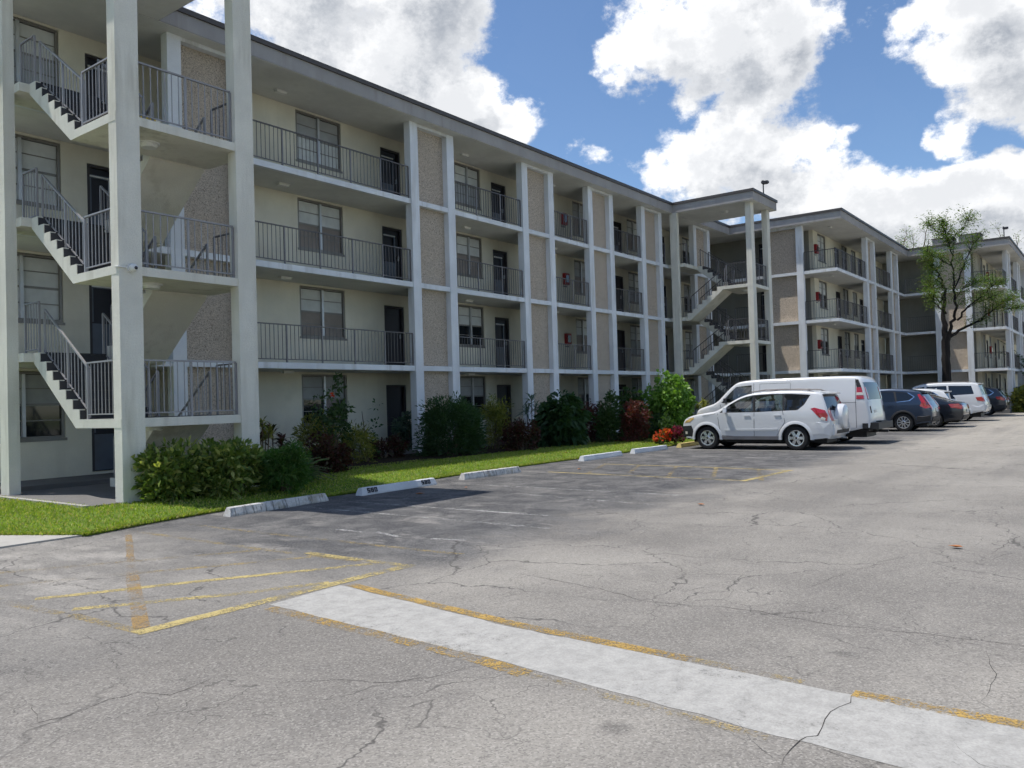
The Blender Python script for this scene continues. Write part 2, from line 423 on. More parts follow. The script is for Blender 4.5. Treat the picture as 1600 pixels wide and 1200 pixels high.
    # worn road paint: the tarmac shows through where it has gone
    def paint(name, c, wear, sc=5., soft=.10, thin=0.):
        m = Mat(name); a = m.noise(sc, 6, .75); vs = m.N('ShaderNodeTexVoronoi'); m.K(m.pos, vs.inputs['Vector']); vs.inputs['Scale'].default_value = 95
        g = m.N('ShaderNodeSeparateColor'); m.K(vs.outputs['Color'], g.inputs[0]); big = m.noise(.9, 2, .5)
        w = m.math('ADD', m.math('ADD', a, m.math('MULTIPLY_ADD', g.outputs[1], .30, -.15)), m.math('MULTIPLY_ADD', big, .7, -.35))
        k = m.math('MAXIMUM', m.rng(w, wear-soft, wear+soft), thin)
        m.col(m.mix(m.rng(g.outputs[0], .0, 1., 0, .4, False), m.mix(m.rng(a, .35, .65), c, tuple(v*.78 for v in c)), tuple(v*.55 for v in c))).rough(.85, .25)
        t = m.N('ShaderNodeBsdfTransparent'); ms = m.N('ShaderNodeMixShader'); m.K(k, ms.inputs[0])
        m.K(m.p.outputs[0], ms.inputs[1]); m.K(t.outputs[0], ms.inputs[2]); m.K(ms.outputs[0], m.out.inputs[0]); MATS[name] = m.m
    paint('paint_white', (.42, .41, .385), .84, 7., .22)
    paint('paint_white_worn', (.42, .415, .40), .46, 5., .14, .1)
    paint('paint_yellow', (.52, .42, .18), .53, 6., .16, .08)
    paint('paint_yellow_worn', (.44, .34, .16), .40, 4., .14, .25)
    paint('paint_orange', (.47, .31, .095), .48, 4., .16, .1)
    paint('paint_orange_worn', (.42, .27, .10), .40, 3., .18, .35)
    m = Mat('crack_black'); m.col((.055, .051, .048)).rough(1, .05); MATS['crack_black'] = m.m
    m = Mat('stop_weathered'); a = m.noise(7, 6, .7, vec=m.scaled((3.2, .5, .3))); b = m.noise(30, 5, .7); d = m.noise(2.5, 4, .6)
    c = m.mix(m.rng(b, .35, .65), (.48, .47, .445), (.62, .61, .585)); c = m.mix(m.rng(a, .5, .62, 0, .85), c, (.13, .125, .115)); c = m.mix(m.rng(d, .56, .66, 0, .5), c, (.30, .25, .17))
    m.col(c).rough(.95, .15); m.bump(b, .7, .02); MATS['stop_weathered'] = m.m
    stucco('stop_white', (.62, .64, .66), .25, .3, 30)
    plain('stencil_black', (.02, .02, .03), .7)
    stucco('kerb_yellow', (.62, .50, .20), .5, .4, 30)
    # vehicles
    def carpaint(name, c, metal=0., rough=.28):
        m = Mat(name); m.col(c).rough(rough, .5, metal); m.p.inputs['Coat Weight'].default_value = .8; m.p.inputs['Coat Roughness'].default_value = .06; MATS[name] = m.m
    carpaint('car_white', (.62, .635, .65)); carpaint('van_white', (.64, .655, .67), rough=.4)
    carpaint('car_blue', (.032, .05, .085), .5); carpaint('car_black', (.012, .016, .024), .3); carpaint('car_navy', (.028, .034, .048), .5)
    m = Mat('car_glass'); m.col((.012, .016, .018)).rough(.03, .8)
    t = m.N('ShaderNodeBsdfTransparent'); t.inputs[0].default_value = (.45, .52, .50, 1); fr = m.N('ShaderNodeFresnel'); fr.inputs[0].default_value = 1.5
    gl = m.N('ShaderNodeBsdfGlossy'); gl.inputs['Roughness'].default_value = .02
    ms = m.N('ShaderNodeMixShader'); m.K(m.math('MULTIPLY_ADD', fr.outputs[0], 1.0, .10, True), ms.inputs[0]); m.K(t.outputs[0], ms.inputs[1]); m.K(gl.outputs[0], ms.inputs[2])
    m.K(ms.outputs[0], m.out.inputs[0]); MATS['car_glass'] = m.m
    m = Mat('car_glass_dark'); m.col((.008, .010, .013)).rough(.03, .8); MATS['car_glass_dark'] = m.m
    plain('tyre', (.018, .018, .019), .85); plain('seam', (.03, .03, .032), .8); plain('interior_dark', (.045, .045, .048), .8)
    plain('interior_grey', (.13, .125, .12), .8)
    m = Mat('alloy'); m.col((.62, .63, .64)).rough(.25, .5, .85); MATS['alloy'] = m.m
    m = Mat('chrome'); m.col((.75, .76, .78)).rough(.08, .5, 1.); MATS['chrome'] = m.m
    m = Mat('tail_red'); m.col((.42, .012, .018)).rough(.12, .6); m.p.inputs['Coat Weight'].default_value = 1.; MATS['tail_red'] = m.m
    m = Mat('lamp_clear'); m.col((.62, .60, .52)).rough(.12, .6); m.p.inputs['Coat Weight'].default_value = 1.; MATS['lamp_clear'] = m.m
    m = Mat('lamp_amber'); m.col((.62, .42, .15)).rough(.15, .6); m.p.inputs['Coat Weight'].default_value = 1.; MATS['lamp_amber'] = m.m
    plain('licence_plate', (.6, .62, .6), .5)
make_materials()

# ================================================================== the setting
LAWN_EDGE = [(5.2, 11.06), (6.5, 11.42), (7.7, 11.6), (10.2, 11.5), (13.4, 11.95), (16.4, 11.98), (22, 11.85), (26.2, 12.0), (42.4, 12.0)]
def lawn_y(x):
    for (a, b), (c, d) in zip(LAWN_EDGE, LAWN_EDGE[1:]):
        if x <= c: return b+(d-b)*max(0, (x-a))/(c-a)
    return LAWN_EDGE[-1][1]
def lawn_z(x, y):
    t = max(0., min(1., min(y-lawn_y(x), (x-(5.2-(y-11.06)*.52))*.9+.02)/1.2)); return .025+.105*t*t*(3-2*t)

def sheet(name, poly, z, mat, parent=None, thick=0):
    mb = MB().add([(x, y, z) for x, y in poly], [tuple(range(len(poly)))])
    return link(name, mb.mesh(name), mat, parent)

terrain = sheet('ground', [(-900, -900), (1500, -900), (1500, 1500), (-900, 1500)], -.03, 'terrain_grass'); terrain['kind'] = 'structure'
lot = sheet('parking_lot', [(-60, -60), (160, -60), (160, 13.2), (-60, 13.2)], 0., 'asphalt'); lot['kind'] = 'structure'

# lawn strip: left end slants beside the concrete walk
def build_lawn():
    mb = MB(); xs = [5.2+.4*i for i in range(0, 94)]; ny = 15
    for x in xs:
        x = min(x, 42.4); y0 = lawn_y(x); y1 = 17.15
        for j in range(-1, ny+1):
            y = y0+(y1-y0)*max(0, j)/ny
            shear = (y-11.06)*.52*max(0., 1-(x-5.2)/4.)
            mb.v.append((x-shear, y, -.01 if j < 0 else lawn_z(x-shear, y)+(RNG.normal(0, .006) if j else 0)))
    n = ny+2
    for i in range(len(xs)-1):
        for j in range(n-1):
            a = i*n+j; mb.f.append((a, a+n, a+n+1, a+1))
    for j in range(1, n-1):                                   # skirt on the slanted left end
        k = len(mb.v); p, q = mb.v[j], mb.v[j+1]; mb.v += [(p[0], p[1], -.01), (q[0], q[1], -.01)]; mb.f.append((j, j+1, k+1, k))
    return mb.mesh('lawn')
lawn_me = build_lawn()
lawn = link('lawn', lawn_me, 'lawn_soil'); lawn['kind'] = 'structure'
walk = link('concrete_walk', MB().box(-6, 11.1, -.02, 5.25, 17.1, .022).mesh('concrete_walk'), 'concrete_walk'); walk['kind'] = 'structure'
def lawn_left(y): return 5.2-(y-11.06)*.52
bed = sheet('planting_bed', [(9.9, 15.1), (12, 14.4), (15, 14.6), (18, 14.55), (22, 14.2), (26, 13.75), (30, 13.3), (34, 13.6), (34.6, 17.1), (9.9, 17.1)], .15, 'soil_mulch'); bed['kind'] = 'structure'
sheet_bed2 = link('planting_bed', MB().box(42.6, 10.75, -.01, 75, 11.3, .12).mesh('planting_bed'), 'soil_mulch'); sheet_bed2['kind'] = 'structure'

def grass(n=150000):
    # density follows the distance so that the near lawn is the denser one
    x = 3.0+39.0*RNG.random(n)**1.35; y = 11.0+6.0*RNG.random(n)
    e = np.array([lawn_y(v) for v in x]); keep = (y > e-.015+.03*np.sin(x*9.)*np.sin(x*23.)) & (x > 5.2-(y-11.06)*.52+.03)
    edge_fuzz = RNG.random(n)
    keep &= ~((x > 6.35) & (x < 9.5) & (y > 13.2))
    keep &= ~((x > 10.6) & (y > 15.0)) & ~((x > 3) & (y > 16.5) & (x < 10))
    keep &= ~((x > 16) & (y > 14.6)) & ~((x > 25) & (y > 13.9))
    x, y, e = x[keep], y[keep], e[keep]; n = len(x)
    # a fringe leaning over the edge of the tarmac and the walk
    m = 14000; fx = 5.2+22*RNG.random(m)**1.3; fy = np.array([lawn_y(v) for v in fx])+RNG.normal(-.005, .025, m)
    l = 3000; ly = 11.06+5.2*RNG.random(l); lx = 5.2-(ly-11.06)*.52+RNG.normal(0, .02, l)
    x = np.concatenate([x, fx, lx]); y = np.concatenate([y, fy, ly]); n = len(x)
    z = np.array([lawn_z(a, b) for a, b in zip(x, y)])
    P = np.stack([x, y, z-.004], 1)
    ang = RNG.random(n)*2*PI; tilt = .25+.55*RNG.random(n)
    A = np.stack([np.cos(ang)*np.sin(tilt), np.sin(ang)*np.sin(tilt), np.cos(tilt)], 1)
    a2 = RNG.random(n)*2*PI
    Wd = np.stack([np.cos(a2), np.sin(a2), 0*a2], 1)
    me = leaves_mesh('grass', P, A, Wd, .035+.04*RNG.random(n), .011+.012*RNG.random(n), 'grass_blade', .1)
    o = link('grass', me, None); o['kind'] = 'stuff'; o['label'] = 'short bright green grass blades covering the lawn strip'; o['category'] = 'grass'
grass()

# ------------------------------------------------------------------ painted markings (sheets just above the tarmac)
def ribbon(pts, w, z, name, mat, parent=lot, jitter=0.):
    """flat strip along a polyline of (x, y)"""
    pts = [Vector(p) for p in pts]; mb = MB()
    for i, p in enumerate(pts):
        d = (pts[min(i+1, len(pts)-1)]-pts[max(i-1, 0)]).normalized(); n = Vector((-d.y, d.x))
        ww = w*(1+jitter*(random.random()-.5)*2)/2
        mb.v += [(p.x+n.x*ww, p.y+n.y*ww, z), (p.x-n.x*ww, p.y-n.y*ww, z)]
    for i in range(len(pts)-1): mb.f.append((2*i, 2*i+1, 2*i+3, 2*i+2))
    return link(name, mb.mesh(name), mat, parent)
def dense(pts, step=.25, wob=0.):
    out = []
    for (a, b), (c, d) in zip(pts, pts[1:]):
        n = max(1, int(math.hypot(c-a, d-b)/step))
        for i in range(n): out.append((a+(c-a)*i/n+random.uniform(-wob, wob), b+(d-b)*i/n+random.uniform(-wob, wob)))
    out.append(pts[-1]); return out
Z1, Z2, Z3 = .002, .0035, .005
# near hatched no-parking box
ribbon(dense([(6.5, 10.75), (6.55, 7.95), (6.62, 5.72)], .3, .008), .09, Z1, 'stall_line', 'paint_yellow_worn')
ribbon(dense([(5.76, 10.9), (5.75, 8.2), (5.84, 5.85)], .3, .008), .10, Z1, 'hatch_line', 'paint_yellow_worn')
ribbon(dense([(5.86, 7.35), (5.88, 5.86)], .3, .008), .11, Z2+.001, 'hatch_line', 'paint_yellow')
ribbon(dense([(5.95, 5.80), (4.95, 5.85), (3.1, 5.86)], .2, .012), .14, Z2, 'hatch_line', 'paint_yellow')
ribbon(dense([(3.15, 5.86), (3.10, 6.81), (3.02, 7.6), (3.0, 10.8)], .3, .01), .10, Z1, 'hatch_line', 'paint_yellow_worn')
ribbon(dense([(4.98, 5.92), (4.22, 6.32), (3.2, 7.05)], .2, .006), .11, Z1, 'hatch_line', 'paint_yellow')
ribbon(dense([(5.78, 6.22), (4.42, 7.06), (3.2, 7.75)], .2, .006), .11, Z1, 'hatch_line', 'paint_yellow')
ribbon(dense([(5.72, 7.1), (5.3, 7.36), (3.2, 8.7)], .2, .006), .10, Z1, 'hatch_line', 'paint_yellow_worn')
ribbon(dense([(5.70, 8.0), (3.2, 9.6)], .2, .006), .10, Z1, 'hatch_line', 'paint_yellow_worn')
ribbon(dense([(5.70, 10.9), (4.34, 8.26)], .2, .008), .08, Z3, 'hatch_line', 'paint_orange_worn')
ribbon(dense([(4.34, 8.26), (3.63, 6.84), (3.2, 5.95)], .2, .008), .12, Z3, 'hatch_line', 'paint_orange_worn')
# second hatched box
ribbon(dense([(15.2, 10.5), (14.95, 7.4), (14.85, 5.77)], .3, .006), .10, Z1, 'hatch_line', 'paint_yellow')
ribbon(dense([(17.5, 10.4), (17.35, 7.5), (17.1, 5.66)], .3, .006), .10, Z1, 'hatch_line', 'paint_yellow')
ribbon(dense([(14.75, 5.77), (17.2, 5.67)], .2, .006), .13, Z2, 'hatch_line', 'paint_yellow')
for k in range(5):
    y = 9.95-k*.98
    ribbon(dense([(15.1-.04*k, y-.55), (17.35-.03*k, y+.35)], .2, .005), .09, Z3, 'hatch_line', 'paint_yellow_worn')
# white stall lines
for a, b, m in [((8.56, 10.66), (8.5, 5.87), 'paint_white_worn'), ((9.37, 10.72), (9.44, 6.5), 'paint_white_worn'), ((12.42, 10.98), (12.3, 5.9), 'paint_white_worn'),
                ((11.4, 8.4), (11.08, 5.75), 'paint_white_worn'), ((20.55, 11.0), (20.4, 5.6), 'paint_white_worn'), ((23.0, 11), (22.9, 5.5), 'paint_white'),
                ((25.55, 11), (25.5, 5.5), 'paint_white'), ((28.6, 10.8), (28.6, 5.5), 'paint_white'), ((31.2, 10.8), (31.2, 5.5), 'paint_white'), ((33.9, 10.8), (33.9, 5.5), 'paint_white'),
                ((36.9, 10.8), (36.9, 5.5), 'paint_white'), ((40.2, 10.8), (40.2, 5.5), 'paint_white'), ((43.4, 10.5), (43.4, 5.5), 'paint_white'), ((47.4, 10.5), (47.4, 5.5), 'paint_white'), ((53, 10.5), (53, 5.5), 'paint_white')]:
    ribbon(dense([a, b], .3, .006), .09, Z1, 'stall_line', m)
for a, b in [((7.18, 8.4), (7.17, 7.83)), ((7.26, 7.72), (7.13, 7.16)), ((7.21, 6.71), (7.32, 6.26)), ((10.02, 9.95), (10.66, 9.93)), ((19.0, 5.2), (22.6, 5.17))]:
    ribbon([a, b], .07, Z2, 'stall_line', 'paint_white_worn')
# white crossing band with its yellow edging
band_l = [(4.16, 5.70), (4.02, 3.29), (3.91, 2.14), (3.80, 1.03), (3.74, .4), (3.5, -3.5), (3.3, -7)]
band_r = [(4.95, 5.74), (4.66, 3.58), (4.58, 1.68), (4.52, .44), (4.5, .2), (4.3, -3.5), (4.1, -7)]
mb = MB(); band_l = dense(band_l, .16, .013); band_r = dense(band_r, .16, .013); n_ = min(len(band_l), len(band_r))
band_l = [band_l[round(i*(len(band_l)-1)/(n_-1))] for i in range(n_)]; band_r = [band_r[round(i*(len(band_r)-1)/(n_-1))] for i in range(n_)]
for (a, b) in zip(band_l, band_r): mb.v += [(a[0], a[1], Z1), (b[0], b[1], Z1)]
for i in range(len(band_l)-1): mb.f.append((2*i, 2*i+1, 2*i+3, 2*i+2))
link('crossing_band', mb.mesh('crossing_band'), 'paint_white', lot)
ribbon(dense([(5.01, 5.68), (4.73, 3.58), (4.66, 2.2)], .2, .006), .11, Z2, 'crossing_edge', 'paint_orange')
ribbon(dense([(4.66, 2.2), (4.61, 1.5)], .2, .006), .08, Z2, 'crossing_edge', 'paint_yellow_worn')
ribbon(dense([(4.59, 1.22), (4.57, .2), (4.4, -3.5), (4.2, -7)], .2, .006), .11, Z2, 'crossing_edge', 'paint_orange')
ribbon(dense([(4.09, 5.6), (3.96, 3.29), (3.9, 2.9)], .2, .008), .13, Z2, 'crossing_edge', 'paint_orange')
ribbon(dense([(3.9, 2.9), (3.78, 1.4)], .2, .008), .07, Z2, 'crossing_edge', 'paint_yellow_worn')

# ------------------------------------------------------------------ long cracks
def crack(pxs, w=.012, zc=.0015):
    pts = [tuple(on_z(x, y)[:2]) for x, y in pxs]; out = []; off = 0.
    for (a, b), (c, d) in zip(pts, pts[1:]):
        L = math.hypot(c-a, d-b); n = max(2, int(L/.09)); nx, ny = -(d-b)/L, (c-a)/L
        for i in range(n):
            off = off*.8+random.gauss(0, .016); out.append((a+(c-a)*i/n+nx*off, b+(d-b)*i/n+ny*off))
    out.append(pts[-1])
    mb = MB(); P = [Vector(p) for p in out]
    for i, p in enumerate(P):
        d = (P[min(i+1, len(P)-1)]-P[max(i-1, 0)]).normalized(); n = Vector((-d.y, d.x)); ww = w*.62*random.uniform(.25, 1.)*min(1, i*.3+.1, (len(P)-1-i)*.3+.1)/2
        mb.v += [(p.x+n.x*ww, p.y+n.y*ww, zc), (p.x-n.x*ww, p.y-n.y*ww, zc)]
    for i in range(len(P)-1): mb.f.append((2*i, 2*i+1, 2*i+3, 2*i+2))
    link('crack', mb.mesh('crack'), 'crack_black', lot)
for pxs, w in [([(-30,1143),(50,1132),(100,1120),(170,1092),(215,1082),(270,1087),(330,1062),(380,1050)], .011), ([(50,1132),(42,1110),(35,1100)], .009),
               ([(415,1062),(500,1065),(620,1067),(700,1052),(750,1040),(775,1030)], .009), ([(620,1067),(560,1092),(520,1110)], .006), ([(665,1120),(700,1102),(765,1075)], .006),
               ([(800,893),(835,900),(900,912),(962,925),(1037,940),(1150,951),(1300,977),(1450,992),(1620,1013)], .013), ([(962,925),(1080,922),(1110,918),(1170,890)], .008),
               ([(1544,1015),(1547,1052),(1532,1097)], .008), ([(1340,1080),(1292,1112),(1277,1150),(1247,1157),(1220,1200)], .012), ([(1247,1157),(1300,1180),(1367,1203)], .010),
               ([(1250,922),(1300,905),(1365,885),(1425,865)], .010), ([(1465,890),(1510,900),(1620,918)], .010), ([(1550,830),(1575,842),(1570,855),(1545,870)], .012),
               ([(1450,895),(1500,880),(1560,872),(1640,850)], .009), ([(1150,1125),(1180,1155),(1215,1190)], .009), ([(1500,1160),(1535,1185),(1560,1204)], .010),
               ([(530,944),(560,938),(620,932)], .007), ([(650,1027),(700,1014),(760,1000)], .006), ([(1180,1068),(1250,1072),(1290,1112)], .008),
               ([(140,1010),(200,990),(240,988),(330,965)], .008), ([(70,950),(130,965),(190,985)], .009), ([(60,1040),(130,1025),(200,1012)], .006)]:
    crack(pxs, w, .0032 if pxs[0] in ((1340,1080), (1247,1157), (1150,1125), (530,944), (1500,1160), (650,1027)) else .0012)

# ------------------------------------------------------------------ wheel stops
def stop_mesh(L, seed):
    """long trapezoid with chipped ends"""
    rr = random.Random(seed); n = 12; mb = MB()
    prof = [(-.085, 0), (-.085, .03), (-.05, .125), (-.035, .135), (.035, .135), (.05, .125), (.085, .03), (.085, 0)]
    for i in range(n+1):
        t = i/n; e = .035 if i in (0, n) else 0
        for (y, z) in prof:
            x = t*L+(e*z/.135*(1 if i == 0 else -1) if e else 0)
            mb.v.append((x, y+rr.uniform(-.003, .003), max(0, z+rr.uniform(-.003, .003) if z else 0)))
    m = len(prof)
    for i in range(n):
        for k in range(m): mb.f.append((i*m+k, i*m+(k+1) % m, (i+1)*m+(k+1) % m, (i+1)*m+k))
    mb.f.append(tuple(range(m))); mb.f.append(tuple(reversed(range(n*m, n*m+m))))
    return mb.mesh('wheel_stop')
def stencil(body, h, w, t):
    """block numerals lying in the xy plane"""
    seg = {'5': 'abcdf' and 'afgcd', '8': 'abcdefg', '0': 'abcdef'}; mb = MB(); x = 0.; m = h/2
    for ch in body:
        for s_ in seg[ch]:
            r = {'a': (0, h-t, w, h), 'g': (0, m-t/2, w, m+t/2), 'd': (0, 0, w, t), 'f': (0, m, t, h), 'e': (0, 0, t, m), 'b': (w-t, m, w, h), 'c': (w-t, 0, w, m)}[s_]
            k = .0005*'abcdefg'.index(s_)
            mb.box(x+r[0], r[1], -.004, x+r[2], r[3], .003+k)
        x += w+.022
    return mb.mesh('numerals')
num_me = stencil('580', .088, .068, .021); num_me.materials.append(MATS['stencil_black'])
STOPS = [((7.25, 10.95), (9.27, 11.09), 'stop_weathered', 'weathered grey concrete wheel stop nearest the hatched box'),
         ((10.05, 11.10), (12.11, 11.16), 'stop_white', 'freshly painted white wheel stop stencilled 580'),
         ((13.04, 11.22), (14.93, 11.14), 'stop_weathered', 'dirty grey concrete wheel stop just past the white 580 stop'),
         ((18.07, 11.42), (20.17, 11.44), 'stop_white', 'faded white wheel stop beyond the far hatched box'),
         ((20.95, 11.48), (22.90, 11.38), 'stop_white', 'white wheel stop next to the white compact SUV')]
for i, (a, b, m, lab) in enumerate(STOPS):
    L = math.hypot(b[0]-a[0], b[1]-a[1]); rz = math.atan2(b[1]-a[1], b[0]-a[0])
    r = thing('wheel_stop', lab, 'wheel stop', (a[0], a[1], .001), rz, 'wheel stops along the lawn')
    link('block', stop_mesh(L, i), m, r)
    if i == 1:
        tilt = math.atan2(.035, .095)
        for xx in (.15, L-.44):
            link('numerals', num_me, None, r, T(xx, -.0865, .041) @ Matrix.Rotation(PI/2-tilt, 4, 'X'))
r = thing('wheel_stop', 'yellow painted wheel stop in front of the white compact SUV', 'wheel stop', (23.75, 11.35, .001), 0, 'wheel stops along the lawn')
link('block', stop_mesh(1.9, 9), 'kerb_yellow', r)

# ================================================================== apartment building
FL = [.245, 2.79, 5.335, 7.88]           # floor levels
SOF, TOP = 10.27, 10.74                  # eaves soffit and roof edge
SLAB = .155
GAL = 1.65                               # depth of the open galleries

def walls_with_openings(u0, u1, z0, z1, holes, v0, v1):
    us = sorted({u0, u1, *[h[0] for h in holes], *[h[1] for h in holes]}); us = [u for u in us if u0 <= u <= u1]
    mb = MB()
    for a, b in zip(us, us[1:]):
        if b-a < 1e-4: continue
        cuts = sorted([(h[2], h[3]) for h in holes if h[0] <= a+1e-5 and h[1] >= b-1e-5]); z = z0
        for (c, d) in cuts:
            if c > z: mb.box(a, v0, z, b, v1, c)
            z = d
        if z1 > z: mb.box(a, v0, z, b, v1, z1)
    return mb

def add_part(root, name, me, mat, M):
    """M in world space; the root carries only a translation"""
    return link(name, me, mat, root, T(*[-c for c in root.location]) @ M)

def window(root, M, u0, u1, z0, z1, v, style):
    """aluminium window: two lights side by side, each with two sashes; style gives what shows behind the glass"""
    w, h = u1-u0, z1-z0
    f = MB(); t = .05
    f.box(0, -.03, 0, w, .10, t); f.box(0, -.03, h-t, w, .10, h); f.box(0, -.03, t, t, .10, h-t); f.box(w-t, -.03, t, w, .10, h-t)
    f.box(-.04, -.07, -.06, w+.04, .02, -.002)                                  # sill
    root_o = add_part(root, 'window', f.mesh('window'), 'frame_bronze', M @ T(u0, v, z0))
    mid = w/2
    link('mullion', box_mesh('mullion', .07, .12, h-2*t, 'frame_alu'), None, root_o, T(mid-.035, -.045, t))
    zz = [t, h*.27, h*.5, h*.75, h-t]
    for k, (a, b) in enumerate(((t, mid-.035), (mid+.035, w-t))):
        for j in range(4):
            g = link('pane', box_mesh('pane', b-a, .008, zz[j+1]-zz[j]-.022, 'window_glass' if style[j//2] == 'dark' else {'blind': 'blind_white', 'curtain': 'curtain_grey', 'screen': 'screen_tan'}[style[j//2]]), None, root_o, T(a, .03, zz[j]+.011))
        for j in (1, 2, 3):
            link('glazing_bar', box_mesh('glazing_bar', b-a, .03, .022 if j != 2 else .05, 'frame_bronze'), None, root_o, T(a, .012, zz[j]-.011))
    return root_o

def door(root, M, u0, u1, z0, z1, v, grey):
    w, h = u1-u0, z1-z0; t = .06
    f = MB(); f.box(0, -.02, 0, t, .12, h); f.box(w-t, -.02, 0, w, .12, h); f.box(t, -.02, h-t, w-t, .12, h)
    d = add_part(root, 'door', f.mesh('door'), 'door_frame', M @ T(u0, v, z0))
    link('leaf', box_mesh('leaf', w-2*t, .04, h-t, 'door_dark'), None, d, T(t, .06, .0))
    if grey:                                                                     # screen door in front of it
        s = MB(); ww = (w-2*t)*.72
        s.box(0, 0, 0, ww, .03, h*.42); s.box(0, 0, h*.44, .05, .03, h*.84); s.box(ww-.05, 0, h*.44, ww, .03, h*.84); s.box(0, 0, h*.84, ww, .03, h*.88)
        link('screen_door', s.mesh('screen_door'), 'door_grey', d, T(t, .015, .02))
        link('closer_bar', box_mesh('closer_bar', ww, .02, .035, 'lamp_white'), None, d, T(t, -.002, h*.86))
    link('handle', box_mesh('handle', .03, .06, .14, 'frame_alu'), None, d, T(w-.16, .0, h*.47))
    add_part(root, 'number_plate', box_mesh('number_plate', .22, .02, .13, 'plate_black'), None, M @ T(u0+w*.35, v-.02, z1+.10))
    return d

def railing(root, M, p, q, h=.98, step=.13, post_step=1.16, single=False, posts=True, mat='rail_metal', end_posts=True):
    """railing from p to q (feet of the rail, may slope)"""
    p = Vector(p); q = Vector(q); d = q-p; Lh = math.hypot(d.x, d.y); up = Vector((0, 0, 1))
    r = add_part(root, 'railing', MB().bar(p+up*h, q+up*h, .04, .028).mesh('railing'), mat, M)
    link('bottom_rail', MB().bar(p+up*.085, q+up*.085, .022, .022).mesh('bottom_rail'), mat, r)
    n = max(1, round(Lh/step)); np_ = max(1, round(Lh/post_step))
    pk = {round(n*i/np_) for i in range(np_+1)}
    if not end_posts: pk -= {0, n}
    bal = MB(); s = .013
    key = ('bal', round(h, 3), mat); pkey = ('post', round(h, 3), mat)
    if key not in _boxes:
        me = MB().box(-s/2, -s/2, .085, s/2, s/2, h-.017).mesh('baluster'); me.materials.append(MATS[mat]); _boxes[key] = me
        me = MB().box(-.018, -.018, -.01, .018, .018, h-.015).mesh('post'); me.materials.append(MATS['rail_light' if mat == 'rail_metal' else mat]); _boxes[pkey] = me
    for i in range(n+1):
        c = p+d*(i/n)
        if i in pk and posts: link('post', _boxes[pkey], None, r, T(*c))
        elif single: link('baluster', _boxes[key], None, r, T(*c))
        else: bal.box(c.x-s/2, c.y-s/2, c.z+.085, c.x+s/2, c.y+s/2, c.z+h-.017)
    if bal.v:
        o = link('balusters', bal.mesh('balusters', fix=False), mat, r); o['kind'] = 'stuff'
    return r

def pier(root, M, u, w=.34, dep=.25):
    return add_part(root, 'pier', box_mesh('pier', w, dep, SOF-.05-.002, 'white_trim'), None, M @ T(u, 0, .05))
def panel_pair(root, M, u0, gap=1.34, w=.34):
    """two white piers with pebble-dash panels and a white band at each floor between them"""
    pier(root, M, u0, w); pier(root, M, u0+w+gap, w)
    lev = [.10]+FL[1:]+[SOF+SLAB+.0]
    for k in range(4):
        z0 = lev[k] if k else .06; z1 = lev[k+1]-SLAB-.001
        add_part(root, 'panel', box_mesh('panel', gap, .08, z1-z0-.0, 'pebble_panel'), None, M @ T(u0+w, .20, z0))
        if k < 3: add_part(root, 'band', box_mesh('band', gap, .27, SLAB-.005, 'white_trim'), None, M @ T(u0+w, .012, lev[k+1]-SLAB+.002))
    add_part(root, 'band', box_mesh('band', gap, .25, .10, 'white_trim'), None, M @ T(u0+w, .012, SOF-.102))

def ceiling_light(root, M, u, v, z):
    add_part(root, 'ceiling_light', MB().box(-.16, -.06, -.07, .16, .06, 0).box(-.19, -.08, -.015, .19, .08, -.002).mesh('ceiling_light'), 'lamp_white', M @ T(u, v, z-.001))

def fire_box(M, u, v, z, lab):
    W = M @ T(u, v, z); loc = W.translation
    r = thing('extinguisher_box', lab, 'fire box', loc, M.to_euler().z, 'red fire extinguisher boxes on the galleries')
    link('case', box_mesh('case', .34, .14, .48, 'red_box'), None, r, T(.03, -.145, .02))
    link('pane', box_mesh('pane', .22, .006, .30, 'window_glass'), None, r, T(.09, -.152, .12))
    link('bracket', box_mesh('bracket', .3, .02, .05, 'frame_bronze'), None, r, T(.05, -.02, -.07))

STY = [('curtain', 'blind'), ('screen', 'blind'), ('dark', 'curtain'), ('curtain', 'blind'), ('screen', 'curtain'), ('blind', 'blind'), ('dark', 'blind')]
def fit_out(root, M, u0, u1, wins, doors, v=GAL, seed=0, fl=range(4), thick=.22, mat='wall_cream'):
    rr = random.Random(seed); holes = []
    for k in fl:
        z = FL[k]
        for a, b in wins: holes.append((a, b, z+.86, z+2.33))
        for a, b in doors: holes.append((a, b, z+.06, z+2.02))
    add_part(root, 'wall', walls_with_openings(u0, u1, 0.05, SOF-.001, holes, v, v+thick).mesh('wall'), mat, M)
    add_part(root, 'inner_wall', MB().box(u0+.03, v+thick+.02, .05, u1-.03, v+thick+.1, SOF-.01).mesh('inner_wall'), 'plate_black', M)
    for k in fl:
        z = FL[k]
        for i, (a, b) in enumerate(wins):
            st = STY[rr.randrange(len(STY))] if k else ('dark', 'curtain')
            if seed == 1 and i == 1: st = {3: ('blind', 'curtain'), 2: ('screen', 'blind'), 1: ('screen', 'blind'), 0: ('dark', 'curtain')}[k]
            window(root, M, a+.012, b-.012, z+.872, z+2.318, v+.05, st)
        for (a, b) in doors: door(root, M, a+.01, b-.01, z+.065, z+2.01, v+.04, rr.random() < .6)

